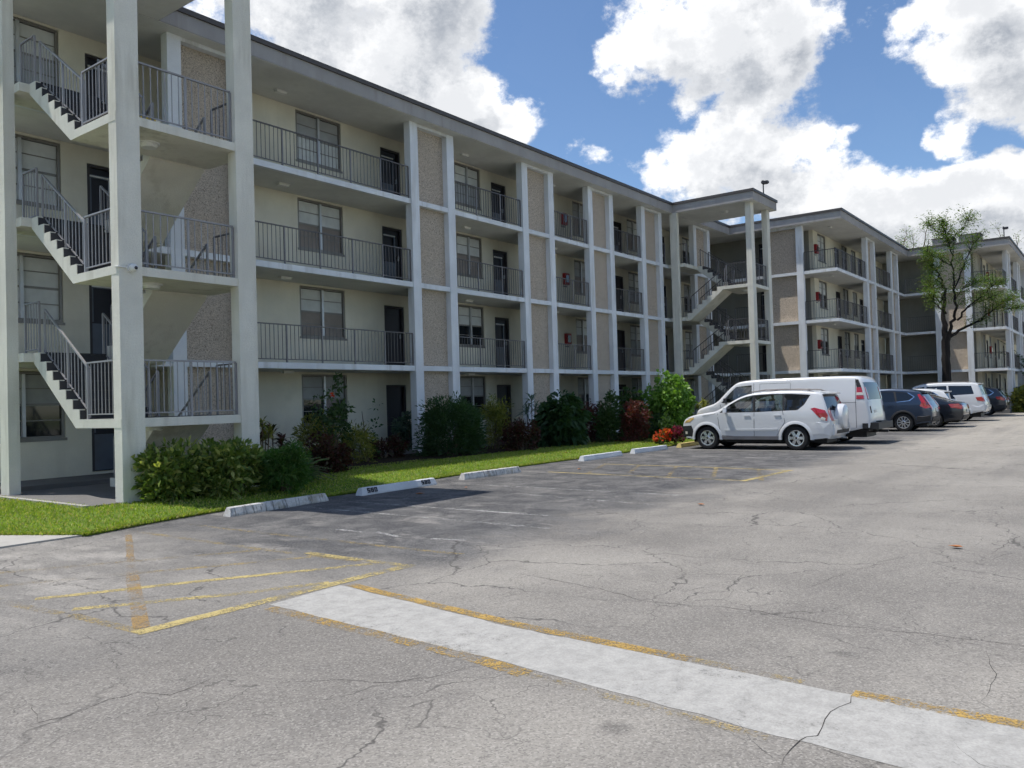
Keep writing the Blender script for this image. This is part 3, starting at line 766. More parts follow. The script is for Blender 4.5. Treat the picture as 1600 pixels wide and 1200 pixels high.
def slabs(root, name, boxes):
    """floor slabs: list of (x0,y0,x1,y1) per level, world coordinates"""
    for k in (1, 2, 3):
        for (x0, y0, x1, y1) in boxes:
            add_part(root, name, MB().box(x0, y0, FL[k]-SLAB, x1, y1, FL[k]).mesh(name), 'white_trim', Matrix())
    for (x0, y0, x1, y1) in boxes:
        add_part(root, 'ground_slab', MB().box(x0, y0, -.02, x1, y1, FL[0]).mesh('ground_slab'), 'concrete_floor', Matrix())
    # painted ceilings and grey walking surface, a few millimetres proud of the slab
    for (x0, y0, x1, y1) in boxes:
        for k in (1, 2, 3):
            add_part(root, 'ceiling', MB().box(x0+.12, y0+.12, FL[k]-SLAB-.004, x1-.005, y1-.005, FL[k]-SLAB-.0005).mesh('ceiling'), 'ceiling_paint', Matrix())
            add_part(root, 'deck', MB().box(x0+.12, y0+.12, FL[k]+.0005, x1-.005, y1-.005, FL[k]+.004).mesh('deck'), 'concrete_floor', Matrix())

def roof(root, x0, y0, x1, y1, edges, soffits):
    """roof slab with taupe fascia, dark drip edge on the listed sides and soffit boards"""
    r = add_part(root, 'roof', MB().box(x0, y0, SOF, x1, y1, TOP-.02).mesh('roof'), 'fascia_taupe', Matrix())
    e = MB(); o = .05
    if 's' in edges: e.box(x0-(o if 'w' in edges else 0), y0-o, TOP-.10, x1, y0+.25, TOP+.02)
    if 'w' in edges: e.box(x0-o, y0+(.251 if 's' in edges else 0), TOP-.10, x0+.25, edges['w'], TOP+.02)
    if 'e' in edges: e.box(x1-.25, y0+(.251 if 's' in edges else 0), TOP-.10, x1+o, edges['e'], TOP+.02)
    link('drip_edge', e.mesh('drip_edge'), 'drip_metal', r)
    for (a, b, c, d) in soffits:
        link('soffit', MB().box(a, b, SOF-.012, c, d, SOF-.001).mesh('soffit'), 'ceiling_paint', r)

# ---------------------------------------------------------------- long wing in front of the lawn
YA, XB, YC, XD, YE = 17.1, 42.5, 11.3, 58.0, 5.65
wa = thing('apartment_wing', 'long four storey cream wing with white piers and pebble panels behind the lawn', 'building', (12, YA, 0))
MA = T(0, YA, 0)
PAIRS_A = [10.05, 17.91, 23.66, 28.19, 32.74, 38.27]
for u in PAIRS_A: panel_pair(wa, MA, u)
slabs(wa, 'floor_slab', [(6.3, YA+.03, XB-.002, YA+GAL)])
fit_out(wa, MA, 6.25, XB+GAL, [(6.75, 8.43), (14.93, 16.62), (21.86, 23.3), (29.6, 30.8), (34.4, 35.7), (40.5, 41.9)], [(9.0, 9.9), (18.25, 19.15), (23.95, 24.85), (33.0, 33.9), (37.5, 38.4), (26.3, 27.2)], seed=1)
add_part(wa, 'wall', MB().box(6.25, YA+GAL+8, .05, XB+GAL-.002, YA+GAL+8.2, SOF-.001).box(6.25, YA+GAL+.34, .05, 6.47, YA+GAL+7.99, SOF-.001).mesh('wall'), 'wall_cream', Matrix())
roof(wa, 6.0, YA-.35, XB-.352, YA+10.3, {'s': 1, 'w': YA+10.3}, [(6.02, YA-.33, XB-.36, YA+GAL-.01)])
PW = 2*.34+1.34
bays = [(PAIRS_A[i]+PW, PAIRS_A[i+1]) for i in range(4)]+[(PAIRS_A[4]+PW, 35.2)]
for i, (a, b) in enumerate(bays):
    for k in (1, 2, 3):
        railing(wa, MA, (a+.015, .10, FL[k]), (b-.015, .10, FL[k]), single=(i < 2))
for k in (1, 2, 3): railing(wa, MA, (38.27+PW+.02, .10, FL[k]), (XB-.05, .10, FL[k]))
for k in (1, 2, 3, 4):
    z = (FL[k]-SLAB-.004) if k < 4 else SOF-.012
    for u in (13.9, 21.6, 27.0, 31.5): ceiling_light(wa, MA, u, .95, z)
for k in (1, 2, 3):
    fire_box(MA, 28.62, GAL, FL[k]+1.12, 'red fire extinguisher box on the long wing, %s gallery above the lawn' % ['', 'lowest', 'middle', 'topmost'][k])
    add_part(wa, 'alarm_pull', box_mesh('alarm_pull', .13, .08, .16, 'red_box'), None, MA @ T(21.55, GAL-.085, FL[k]+1.75))

# ---------------------------------------------------------------- middle wing: first step towards the drive
wb = thing('apartment_wing', 'middle four storey wing with open corner galleries behind the white van', 'building', (48, YC, 0))
MBw = T(XB, YA, 0) @ Matrix.Rotation(-PI/2, 4, 'Z')        # u runs from the long wing towards the drive, v inwards
MC = T(0, YC, 0)
panel_pair(wb, MBw, YA-15.08, 1.39)
for u in (48.4, 54.38): panel_pair(wb, MC, u, 1.32)
slabs(wb, 'floor_slab', [(XB+.03, YC+.03, XB+GAL, YA+GAL), (XB+GAL+.001, YC+.03, XD-.002, YC+GAL)])
fit_out(wb, MC, XB+GAL, XD+GAL, [(44.95, 46.4), (49.6, 50.75), (51.7, 52.75), (55.2, 56.3)], [(48.1, 49.05), (53.3, 54.2)], seed=5)
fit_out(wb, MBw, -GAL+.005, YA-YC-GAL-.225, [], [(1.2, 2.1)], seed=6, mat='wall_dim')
roof(wb, XB-.35, YC-.35, XD-.352, YA+10.5, {'s': 1, 'w': YA-.36}, [(XB-.33, YC-.33, XB+GAL-.01, YA+GAL-.012), (XB+GAL-.009, YC-.33, XD-.36, YC+GAL-.01)])
for k in (1, 2, 3):
    railing(wb, MBw, (.35, .10, FL[k]), (YA-15.08-.02, .10, FL[k]))
    railing(wb, MBw, (YA-13.0+.02, .10, FL[k]), (YA-YC-.10, .10, FL[k]), post_step=1.6)
    railing(wb, MC, (XB+.10, .10, FL[k]), (48.38, .10, FL[k]), post_step=1.5)
    railing(wb, MC, (48.4+2.02, .10, FL[k]), (54.36, .10, FL[k]), post_step=1.4)
    fire_box(MC, 44.22, GAL, FL[k]+1.12, 'red fire extinguisher box on the middle wing, %s gallery above the white van' % ['', 'lowest', 'middle', 'topmost'][k])
for k in (1, 2, 3, 4):
    z = (FL[k]-SLAB-.004) if k < 4 else SOF-.012
    ceiling_light(wb, MC, 44.0, .7, z); ceiling_light(wb, MC, 51.8, .9, z)

# ---------------------------------------------------------------- far wing: second step
wd = thing('apartment_wing', 'farthest four storey wing stepping out behind the sparse tree', 'building', (64, YE, 0))
MD = T(XD, YC, 0) @ Matrix.Rotation(-PI/2, 4, 'Z'); ME_ = T(0, YE, 0)
panel_pair(wd, MD, YC-9.55, 1.40)
for u in (59.75, 65.9, 71.0): panel_pair(wd, ME_, u, 1.15)
slabs(wd, 'floor_slab', [(XD+.03, YE+.03, XD+GAL, YC+GAL), (XD+GAL+.001, YE+.03, 84, YE+GAL)])
fit_out(wd, ME_, XD+GAL, 84, [(61.2, 62.3), (64.2, 65.3), (68.5, 69.8), (74, 75.2)], [(62.7, 63.5), (67, 67.9), (72, 72.9)], seed=8)
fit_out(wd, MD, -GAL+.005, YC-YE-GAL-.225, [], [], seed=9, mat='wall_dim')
roof(wd, XD-.35, YE-.35, 84, YC+10, {'s': 1, 'w': YC-.36}, [(XD-.33, YE-.33, XD+GAL-.01, YC+GAL-.012), (XD+GAL-.009, YE-.33, 83.9, YE+GAL-.01)])
for k in (1, 2, 3):
    railing(wd, MD, (.05, .10, FL[k]), (YC-9.55-.02, .10, FL[k]))
    railing(wd, MD, (YC-7.47+.02, .10, FL[k]), (YC-YE-.10, .10, FL[k]))
    railing(wd, ME_, (XD+.10, .10, FL[k]), (59.73, .10, FL[k]))
    railing(wd, ME_, (61.6, .10, FL[k]), (65.88, .10, FL[k])); railing(wd, ME_, (67.75, .10, FL[k]), (70.98, .10, FL[k]))
    fire_box(ME_, 63.9, GAL, FL[k]+1.12, 'red fire extinguisher box on the farthest wing, %s gallery' % ['', 'lowest', 'middle', 'topmost'][k])

# rooftop units and floodlights
for i, (x, y) in enumerate([(59.5, 9.1), (59.3, 7.55)]):
    r = thing('rooftop_unit', ['left grey air conditioning unit on the far roof behind the tree', 'right grey air conditioning unit on the far roof behind the tree'][i], 'rooftop unit', (x, y, TOP-.02), 0, 'grey units on the far roof')
    link('case', MB().box(-.6, -.6, .06, .6, .6, .62).mesh('case'), 'rooftop_grey', r)
    link('lid', MB().box(-.65, -.65, .621, .65, .65, .68).mesh('lid'), 'drip_metal', r)
    link('feet', MB().box(-.55, -.55, .0, -.4, .55, .059).box(.4, -.55, 0, .55, .55, .059).mesh('feet'), 'drip_metal', r)
for i, (x, y, lab) in enumerate([(37.0, 13.0, 'small dark floodlight on the roof corner of the farther stair tower'), (58.2, 5.6, 'small dark floodlight on the roof corner of the farthest wing')]):
    r = thing('floodlight', lab, 'floodlight', (x, y, TOP-.01), 0, 'floodlights on the roof corners')
    link('pole', MB().tube([(0, 0, 0), (0, 0, .62)], .03, 8).mesh('pole'), 'lamp_dark', r)
    h = link('lamp_head', MB().box(-.11, -.24, .60, .11, .06, .70).box(-.09, -.20, .57, .09, .03, .599).box(-.03, -.03, .701, .03, .06, .75).mesh('lamp_head'), 'lamp_dark', r)

# ---------------------------------------------------------------- stair towers
ML = [1.525, 4.07, 6.615]                # half landings
YF = 13.13                               # front of the tower columns
def stair_flight(root, M, x0, x1, y_lo, y_hi, z_lo, z_hi, n=7):
    """solid flight rising from y_lo to y_hi, each step a dark tread of its own"""
    dy = (y_hi-y_lo)/n; dz = (z_hi-z_lo)/n; s = 1 if dy > 0 else -1
    prof = [(y_lo-s*.0, z_lo-.15)]
    prof = [(y_lo, z_lo-.149)]
    pts = []
    for i in range(n):
        pts += [(y_lo+dy*i, z_lo+dz*i), (y_lo+dy*i, z_lo+dz*(i+1))]
    pts[0] = (y_lo, z_lo)
    top = (y_hi, z_hi-.0)
    poly = [(y_lo, z_lo-.149)]+pts+[(y_hi, z_lo+dz*n), (y_hi, z_hi-.19)]
    poly += [(y_lo+dy*.55, z_lo-.149)]
    f = add_part(root, 'stair_flight', MB().prism(poly, 'x', x0, x1).mesh('stair_flight'), 'tower_stucco', M)
    for i in range(n):
        ya, yb = sorted((y_lo+dy*i-s*.02, y_lo+dy*(i+1)))
        z = z_lo+dz*(i+1)
        t = MB().box(x0+.10, ya, z-.018, x1-.02, yb-.002 if s > 0 else yb, z+.006)
        yr = y_lo+dy*i
        t.box(x0+.0-.003, min(yr, yr+s*.0)-.0, z-dz+.03, x0+.0-.0005, yr+.001, z-.02) if False else None
        link('step', t.mesh('step'), 'tread_dark', f)
        rz = MB().box(x0+.012, min(yr-s*.006, yr), z-dz+.008, x1-.02, max(yr-s*.006, yr-s*.0005), z-.019)
        link('riser', rz.mesh('riser'), 'tread_dark', f)
    return f

def stair_tower(T0, boff, outer_up_back, label, single):
    """T0: outer face of the rear column; boff: offset of the second front column;
    outer_up_back: the outer flight climbs from the half landing back to the gallery (else from gallery to half landing)"""
    r = thing('stair_tower', label, 'stair tower', (T0, YF, 0)); I = Matrix(); rm = 'rail_sunlit' if single else 'rail_metal'
    xo, xb = T0+.37, T0+boff+.39
    for (x, y, sx, sy) in ((T0, 16.55, .20, .36), (T0+.37, YF, .40, .25), (T0+boff, YF, .39, .25)):
        add_part(r, 'column', box_mesh('column', sx, sy, SOF-.0-.03, 'tower_stucco'), None, T(x, y, .03))
    rf = add_part(r, 'roof', MB().box(T0, 12.86, SOF, T0+boff+.62, YA-.352, TOP-.02).mesh('roof'), 'fascia_taupe', I)
    e = MB(); xr = T0+boff+.62
    e.box(T0-.05, 12.81, TOP-.10, xr+.05, 13.1, TOP+.02).box(T0-.05, 13.101, TOP-.10, T0+.2, YA-.41, TOP+.02).box(xr-.2, 13.101, TOP-.10, xr+.05, YA-.41, TOP+.02)
    link('drip_edge', e.mesh('drip_edge'), 'drip_metal', rf)
    link('soffit', MB().box(T0+.02, 12.88, SOF-.012, xr-.02, YA-.36, SOF-.001).mesh('soffit'), 'ceiling_paint', rf)
    add_part(r, 'tower_floor', MB().box(T0-.12, YF+.05, .0, xb+.05, YA+.02, .155).mesh('tower_floor'), 'concrete_floor', I)
    add_part(r, 'floor_kerb', MB().box(T0-.22, YF+.1, .0, T0-.121, YA, .165).mesh('floor_kerb'), 'concrete_walk', I)
    xm = (xo+xb)/2
    Lx = (xo, xm-.06); Rx = (xm+.06, xb-.12)
    yl, yg = 14.58, 16.32
    for k in range(3):
        add_part(r, 'half_landing', MB().box(xo-.005, YF+.02, ML[k]-.15, xb-.03, yl, ML[k]).mesh('half_landing'), 'tower_stucco', I)
        add_part(r, 'landing_floor', MB().box(xo+.10, YF+.16, ML[k]+.0005, xb-.1, yl-.02, ML[k]+.005).mesh('landing_floor'), 'tread_dark', I)
        add_part(r, 'gallery_landing', MB().box(T0+.19, yg, FL[k+1]-SLAB-.01, xb-.03, YA+.028, FL[k+1]-.002).mesh('gallery_landing'), 'tower_stucco', I)
        add_part(r, 'nosing_strip', MB().box(xm+.1, yg-.004, FL[k+1]-.06, xb-.14, yg-.0005, FL[k+1]).mesh('nosing_strip'), 'yellow_strip', I)
        lo = FL[k] if k else .155
        up_x, dn_x = (Lx, Rx) if outer_up_back else (Rx, Lx)
        stair_flight(r, I, up_x[0], up_x[1], yl, yg, ML[k], FL[k+1], 7)
        stair_flight(r, I, dn_x[0], dn_x[1], yg, yl, lo, ML[k], 7 if k else 8)
        # rails: half landing front and side, both sides of each flight, gallery edge
        railing(r, I, (xo+.42, YF+.12, ML[k]), (T0+boff-.02, YF+.12, ML[k]), single=single, mat=rm, post_step=.95)
        railing(r, I, (xo+.06, yl-.2, ML[k]), (xo+.06, YF+.27, ML[k]), single=single, mat=rm, post_step=1.2)
        railing(r, I, (xb-.10, yl-.25, ML[k]), (xb-.10, YF+.27, ML[k]), post_step=1.2)
        def fl_rail(x, up):
            a, b = ((x, yl-.08, ML[k]+.04), (x, yg-.15, FL[k+1]-.04)) if up else ((x, yl-.08, ML[k]), (x, yg-.15, lo+.12))
            railing(r, I, a, b, .86, single=single and x < xm, mat=rm, post_step=.9)
        fl_rail(xo+.14, outer_up_back); fl_rail(xm-.09, outer_up_back); fl_rail(xm+.09, not outer_up_back); fl_rail(xb-.15, not outer_up_back)
        railing(r, I, (T0+.22, yg+.10, FL[k+1]), (T0+.22, 16.54, FL[k+1]), single=single, mat=rm, post_step=.8) if False else None
        railing(r, I, (xo+.12, yg+.03, FL[k+1]), (xo+.12, 16.95, FL[k+1]), single=single, mat=rm, post_step=.8)
        add_part(r, 'landing_light', MB().lathe([(.0, -.09), (.13, -.085), (.15, -.03), (.19, -.02), (.19, 0)], 16, 'z').mesh('landing_light'), 'lamp_white', T(T0+1.35, YF+.75, ML[k]-.151))
    add_part(r, 'roof_light', MB().lathe([(.0, -.09), (.13, -.085), (.15, -.03), (.19, -.02), (.19, 0)], 16, 'z').mesh('roof_light'), 'lamp_white', T(T0+1.35, YF+1.6, SOF-.013))
    return r
tw1 = stair_tower(6.42, 2.63, True, 'open grey stucco stair tower with switchback stairs at the left of the picture', True)
tw2 = stair_tower(35.22, 2.45, False, 'farther open stair tower with flights rising towards the drive, behind the white van', False)

# security camera on the near column
cpos = on_x(204, 427, 0.0001) if False else Vector((6.42+.37+.20, YF, 4.02))
r = thing('security_camera', 'white dome security camera on the near stair tower column', 'security camera', cpos)
link('base', MB().lathe([(.0, -.0), (.075, -.001), (.075, -.05), (.05, -.055)], 16, 'y').mesh('base', True), 'lamp_white', r)
link('dome', MB().lathe([(.055, -.055), (.07, -.09), (.06, -.13), (.03, -.155), (0, -.16)], 16, 'y').mesh('dome', True), 'lamp_white', r)
link('lens', MB().lathe([(.03, -.157), (.022, -.166), (0, -.168)], 12, 'y', (0.01, 0, -.008)).mesh('lens', True), 'lamp_dark', r)
link('conduit', MB().tube([(-.03, -.02, 0), (-.19, -.02, .01), (-.215, -.02, .01), (-.215, .1, .02)], .012, 6).mesh('conduit'), 'lamp_white', r)

# ================================================================== plants
def clump_points(n, K, dims, clump, rng, flat=.0, low=.08):
    """points spread over K clumps that fill a dome of half-axes dims=(rx,ry,h)"""
    rx, ry, h = dims
    u = unit(rng.normal(size=(K, 3))); u[:, 2] = np.abs(u[:, 2]); u = np.sign(u)*np.abs(u)**.72
    rad = .5+.56*rng.random((K, 1))**.6
    C = u*rad*np.array([[rx, ry, h]]); C[:, 2] = np.maximum(C[:, 2], h*low)
    # the lower half bulges almost as far as the crown: fill the sides down to the ground
    side = rng.random(K) < .45
    a = rng.random(K)*2*PI; rr = .70+.38*rng.random(K)
    C[side, 0] = (np.cos(a)*rr*rx*.92)[side]; C[side, 1] = (np.sin(a)*rr*ry*.92)[side]; C[side, 2] = (h*(low+.68*rng.random(K)))[side]
    idx = rng.integers(0, K, n); d = unit(rng.normal(size=(n, 3)))
    cr = clump*(.55+.9*rng.random(K))[idx][:, None]
    P = C[idx]+d*cr*(.45+.55*rng.random((n, 1)))
    P[:, 2] = np.maximum(P[:, 2], .02)
    out = unit(P/np.array([[rx, ry, h]])+1e-6)
    return P, d, out, C
def shrub(name, label, cat, loc, dims, mat, n, L, W, clumps=40, clump=None, seed=0, spread=.7, upness=.25, stems=6, droop=.15, group='shrubs along the foot of the long wing', extra=None, lean=(0, 0)):
    rng = np.random.default_rng(seed+100); rx, ry, h = dims
    clump = clump or .28*min(rx, ry, h)+.05
    P, d, out, C = clump_points(n, clumps, (rx*.86, ry*.86, h*.88), clump, rng)
    A = unit(d*.8+out*.6+rng.normal(size=(n, 3))*spread+np.array([[0, 0, upness]]))
    Wd = unit(np.cross(A, rng.normal(size=(n, 3))))
    ls = L*(.5+1.0*rng.random(n)); P[:, 0] += lean[0]*P[:, 2]; P[:, 1] += lean[1]*P[:, 2]
    r = thing(name, label, cat, loc, 0, group)
    link('foliage', leaves_mesh('foliage', P, A, Wd, ls, ls*(W/L), mat, droop), None, r)
    if extra is not None:
        m2, n2, L2, W2, zlo = extra
        sel = rng.permutation(np.where(P[:, 2] > zlo*h)[0])[:n2]
        ls = L2*(.7+.6*rng.random(len(sel)))
        link('flowers', leaves_mesh('flowers', (P[sel]+out[sel]*.03).astype(np.float32), unit(out[sel]+rng.normal(size=(len(sel), 3))*.6), Wd[sel], ls, ls*(W2/L2), m2, 0.), None, r)
    sm = MB()
    for i in range(stems):
        a = rng.random()*2*PI; c = C[rng.integers(0, len(C))]
        p0 = Vector((math.cos(a)*rx*.18, math.sin(a)*ry*.18, -.03)); p2 = Vector(c)*.9; p1 = p0.lerp(p2, .5)+Vector((0, 0, h*.12))
        sm.tube([p0, p1, p2], [.022, .016, .007], 5)
    link('stems', sm.mesh('stems', fix=False), 'bark_tan', r)
    return r
def base(x, y, z=.13): return on_z(x, y, z)

def frond_plant(name, label, cat, loc, n_fronds, length, mat, leaflet, seed, arch=.9, rise=.9, pairs=16, group='shrubs along the foot of the long wing'):
    """arching fronds with paired leaflets"""
    rng = np.random.default_rng(seed); Ps, As, Ws, Ls = [], [], [], []; st = MB()
    for i in range(n_fronds):
        a = rng.random()*2*PI; L = length*(.6+.5*rng.random()); up = rise*(.5+.7*rng.random())
        prev = None; pts = []
        for k in range(pairs+1):
            t = k/pairs; rr = L*t*(.45+.35*t); z = .06+L*(up*t-arch*.62*t*t)
            pts.append(Vector((math.cos(a)*rr, math.sin(a)*rr, max(.03, z))))
        st.tube(pts[::4]+[pts[-1]], .007, 4, False)
        for k in range(3, pairs):
            tang = (pts[k+1]-pts[k-1]).normalized(); side = tang.cross(Vector((0, 0, 1)))
            if side.length < .01: continue
            side.normalize()
            for s in (-1, 1):
                ax = (side*s*.85+tang*.5+Vector((0, 0, -.12))).normalized()
                Ps.append(pts[k]); As.append(ax); Ws.append(tang); Ls.append(leaflet*(1-.55*abs(k/pairs-.45)*1.6)*(.8+.4*rng.random()))
    r = thing(name, label, cat, loc, 0, group); Ls = np.array(Ls)
    link('fronds', leaves_mesh('fronds', np.array(Ps, np.float32), np.array(As, np.float32), np.array(Ws, np.float32), Ls, Ls*.42, mat, .12), None, r)
    link('stems', st.mesh('stems', fix=False), 'bark_tan', r); return r

def rosette_plant(name, label, cat, loc, heads, mat, L, W, n_leaf, seed, group='shrubs along the foot of the long wing', droop=.35):
    """stems carrying rosettes of strap leaves; heads = list of (dx,dy,z)"""
    rng = np.random.default_rng(seed); Ps, As, Ws, Ls = [], [], [], []; st = MB()
    for (dx, dy, z) in heads:
        st.tube([(dx*.3, dy*.3, -.02), (dx*.7, dy*.7, z*.5), (dx, dy, z)], [.02, .015, .012], 5)
        for k in range(n_leaf):
            a = rng.random()*2*PI; e = rng.uniform(-.2, 1.2)
            ax = np.array([math.cos(a)*math.cos(e), math.sin(a)*math.cos(e), math.sin(e)])
            Ps.append((dx, dy, z-rng.random()*.18)); As.append(ax); Ws.append(np.cross(ax, (0, 0, 1))+rng.normal(size=3)*.1); Ls.append(L*(.6+.6*rng.random()))
    Ls = np.array(Ls); r = thing(name, label, cat, loc, 0, group)
    link('leaves', leaves_mesh('leaves', np.array(Ps, np.float32), unit(np.array(As)).astype(np.float32), unit(np.array(Ws)).astype(np.float32), Ls, Ls*(W/L), mat, droop), None, r)
    link('stems', st.mesh('stems', fix=False), 'bark_tan', r); return r

G = 'shrubs along the foot of the long wing'
def fit(cx, by, hwpx, ty, z=.13):
    """foot, half width and height in metres of a plant seen at pixel cx, standing at row by, hwpx wide to each side, top row ty"""
    p = on_z(cx, by, z); d = px_dir(cx, by); d.z = 0; dist = (p-Vector((0, 0, CAM_H))).dot(FWD); rx = hwpx/F_PX*dist
    q = p+d.normalized()*rx*.75; h = (by-ty)/F_PX*(dist+rx*.75)+.02
    return (q.x, q.y, z-.01), rx, h
# near hedge in front of the stair tower
p_, rx_, h_ = fit(272, 784, 54, 686)
shrub('variegated_hedge', 'bushy variegated hedge shrub in front of the near stair tower, left half', 'shrub', p_, (rx_, rx_*.78, h_), 'leaf_schefflera', 3400, .125, .052, 54, .2, 1, .7, .15, 9)
p_, rx_, h_ = fit(362, 776, 58, 678)
shrub('variegated_hedge', 'bushy variegated hedge shrub in front of the near stair tower, right half', 'shrub', p_, (rx_, rx_*.78, h_), 'leaf_schefflera', 3400, .125, .052, 54, .2, 2, .7, .15, 9)
p_, rx_, h_ = fit(446, 768, 34, 692)
shrub('fern', 'bright green bushy fern clump at the right end of the variegated hedge', 'fern', p_, (rx_, rx_*.8, h_), 'leaf_fern', 6500, .11, .024, 60, .15, 3, .5, .55, 6, .35)
frond_plant('fern', 'low green fern clump between the hedge and the dark maroon bush', 'fern', (10.25, 13.05, .12), 60, .95, 'leaf_fern', .13, 4)
rosette_plant('cordyline', 'dark red leaved strap plant rising behind the fern', 'shrub', (10.6, 14.3, .12), [(0, 0, 1.05), (.3, .1, .85), (-.25, .1, .9), (.1, -.2, .7)], 'leaf_maroon', .38, .07, 26, 5)
rosette_plant('croton', 'yellow green upright shrub beside the tower column above the fern', 'shrub', (9.95, 13.75, .12), [(0, 0, 1.25), (.15, .1, 1.05), (-.15, .05, .95), (.05, -.15, 1.1)], 'leaf_yellow', .22, .05, 40, 6)
p_, rx_, h_ = fit(508, 742, 42, 682)
shrub('maroon_bush', 'dense dark maroon bush right of the fern', 'shrub', p_, (rx_, rx_*.78, h_), 'leaf_maroon', 3600, .075, .045, 46, .17, 7, .6, .2)
p_, rx_, h_ = fit(498, 726, 34, 642)
shrub('croton_bush', 'pale yellow green bush behind the dark maroon bush', 'shrub', p_, (rx_, rx_*.78, h_), 'leaf_yellow', 3400, .11, .03, 40, .2, 8, .6, .4)
p_, rx_, h_ = fit(556, 726, 38, 662)
shrub('croton_bush', 'loose yellow green bush right of the maroon bush', 'shrub', p_, (rx_, rx_*.78, h_), 'leaf_yellow', 2000, .13, .025, 30, .2, 9, .7, .4)
r = shrub('hibiscus', 'tall hibiscus with one red flower in front of the ground floor window', 'shrub', (13.75, 16.1, .12), (.5, .4, 2.5), 'leaf_dark', 1300, .10, .06, 34, .17, 10, .8, .1, 10)
fl = on_x(485, 620, 13.55)
link('flower', leaves_mesh('flower', np.tile(np.array([[-.30, -.38, 1.80]], np.float32), (12, 1)), unit(RNG.normal(size=(12, 3))+np.array([[-.5, -.8, .1]])).astype(np.float32), unit(RNG.normal(size=(12, 3))).astype(np.float32), np.full(12, .085), np.full(12, .07), 'petal_red', 0), None, r)
shrub('twig_shrub', 'thin bare twig shrub leaning right before the pale wall', 'shrub', (15.0, 16.2, .12), (.42, .25, 1.75), 'leaf_dark', 120, .10, .05, 14, .12, 11, .7, .2, 9, lean=(.35, 0))
p_, rx_, h_ = fit(578, 706, 24, 660)
shrub('dark_bush', 'small dark green bush below the ground floor door', 'shrub', p_, (rx_, rx_*.78, h_), 'leaf_dark', 2200, .085, .05, 32, .17, 12)
p_, rx_, h_ = fit(608, 704, 19, 646)
shrub('croton_bush', 'yellow green croton between the small dark bush and the big fine leaved bush', 'shrub', p_, (rx_, rx_*.78, h_), 'leaf_yellow', 1500, .12, .035, 24, .17, 13, .6, .4)
p_, rx_, h_ = fit(604, 718, 38, 684)
shrub('maroon_bush', 'low reddish ground bush beneath the croton and small dark bush', 'shrub', p_, (rx_, rx_*.78, h_), 'leaf_maroon', 1800, .09, .045, 26, .15, 14)
p_, rx_, h_ = fit(640, 708, 22, 630)
shrub('dark_bush', 'dark glossy shrub in front of the first white pier', 'shrub', p_, (rx_, rx_*.78, h_), 'leaf_blue', 1300, .15, .06, 26, .2, 15)
p_, rx_, h_ = fit(708, 714, 54, 612)
shrub('fine_bush', 'big rounded dark bush of fine leaves below the first pebble panel', 'shrub', p_, (rx_, rx_*.78, h_), 'leaf_fine', 17000, .11, .026, 130, .28, 16, .55, .45, 10)
p_, rx_, h_ = fit(776, 703, 20, 610)
shrub('fine_bush', 'yellowish fine leaved bush right of the big rounded bush', 'shrub', p_, (rx_, rx_*.78, h_), 'leaf_yellow', 5000, .11, .02, 50, .2, 17, .6, .3, 8)
p_, rx_, h_ = fit(813, 706, 30, 655)
shrub('maroon_bush', 'low dark brown bush right of the yellowish bush', 'shrub', p_, (rx_, rx_*.78, h_), 'leaf_maroon', 3000, .08, .045, 40, .18, 18)
rosette_plant('dracaena', 'blue green spiky strap plant before the second white pier', 'shrub', (21.75, 15.6, .12), [(0, 0, 1.55), (.35, .1, 1.3), (-.3, .0, 1.2), (.1, -.3, 1.0), (.4, -.2, .8), (-.2, -.2, .7)], 'leaf_blue', .5, .05, 34, 19)
p_, rx_, h_ = fit(876, 698, 44, 617)
shrub('broad_bush', 'large broad leaved dark green bush below the second pebble panel', 'shrub', p_, (rx_, rx_*.78, h_), 'leaf_broad', 4200, .24, .11, 60, .25, 20, .6, .0, 10, .4)
p_, rx_, h_ = fit(926, 691, 24, 622)
shrub('red_bush', 'red brown topped bush between two green bushes', 'shrub', p_, (rx_, rx_*.78, h_), 'leaf_red', 4600, .07, .04, 46, .2, 21)
p_, rx_, h_ = fit(953, 692, 18, 612)
shrub('dark_bush', 'tall dark green bush between the two red bushes', 'shrub', p_, (rx_, rx_*.78, h_), 'leaf_dark', 3200, .11, .04, 44, .2, 22, .6, .3)
p_, rx_, h_ = fit(991, 691, 27, 626)
shrub('red_bush', 'dark wine red bush left of the bright lime shrub', 'shrub', p_, (rx_, rx_*.78, h_), 'leaf_red', 5600, .07, .04, 56, .2, 23)
p_, rx_, h_ = fit(985, 682, 26, 598)
shrub('dark_bush', 'dark glossy shrub behind the wine red bush', 'shrub', p_, (rx_, rx_*.78, h_), 'leaf_dark', 2600, .16, .07, 40, .25, 24)
p_, rx_, h_ = fit(1045, 683, 46, 570)
shrub('lime_shrub', 'bright sunlit lime green leafy shrub left of the white compact SUV', 'shrub', p_, (rx_, rx_*.78, h_), 'leaf_lime', 5200, .17, .105, 66, .3, 25, .8, .1, 12, .25)
rosette_plant('croton', 'yellow and green spiky croton at the foot of the lime shrub', 'shrub', (29.3, 12.9, .12), [(0, 0, 1.3), (.3, .1, 1.1), (-.3, .1, 1.15), (.1, -.3, .9), (.5, 0, .85), (-.45, -.1, .8)], 'leaf_yellow', .34, .05, 50, 26)
p_, rx_, h_ = fit(1030, 686, 30, 650)
shrub('dark_bush', 'dark green bush under the lime shrub', 'shrub', p_, (rx_, rx_*.78, h_), 'leaf_dark', 2400, .10, .05, 34, .2, 27)
p_, rx_, h_ = fit(1036, 691, 12, 673)
shrub('red_flowers', 'low bed of scarlet flowers beside the white compact SUV', 'flowers', p_, (rx_, rx_*.78, h_), 'leaf_dark', 500, .09, .05, 20, .13, 28, .7, .3, 4, extra=('petal_red', 300, .10, .09, .1), group='flower beds')
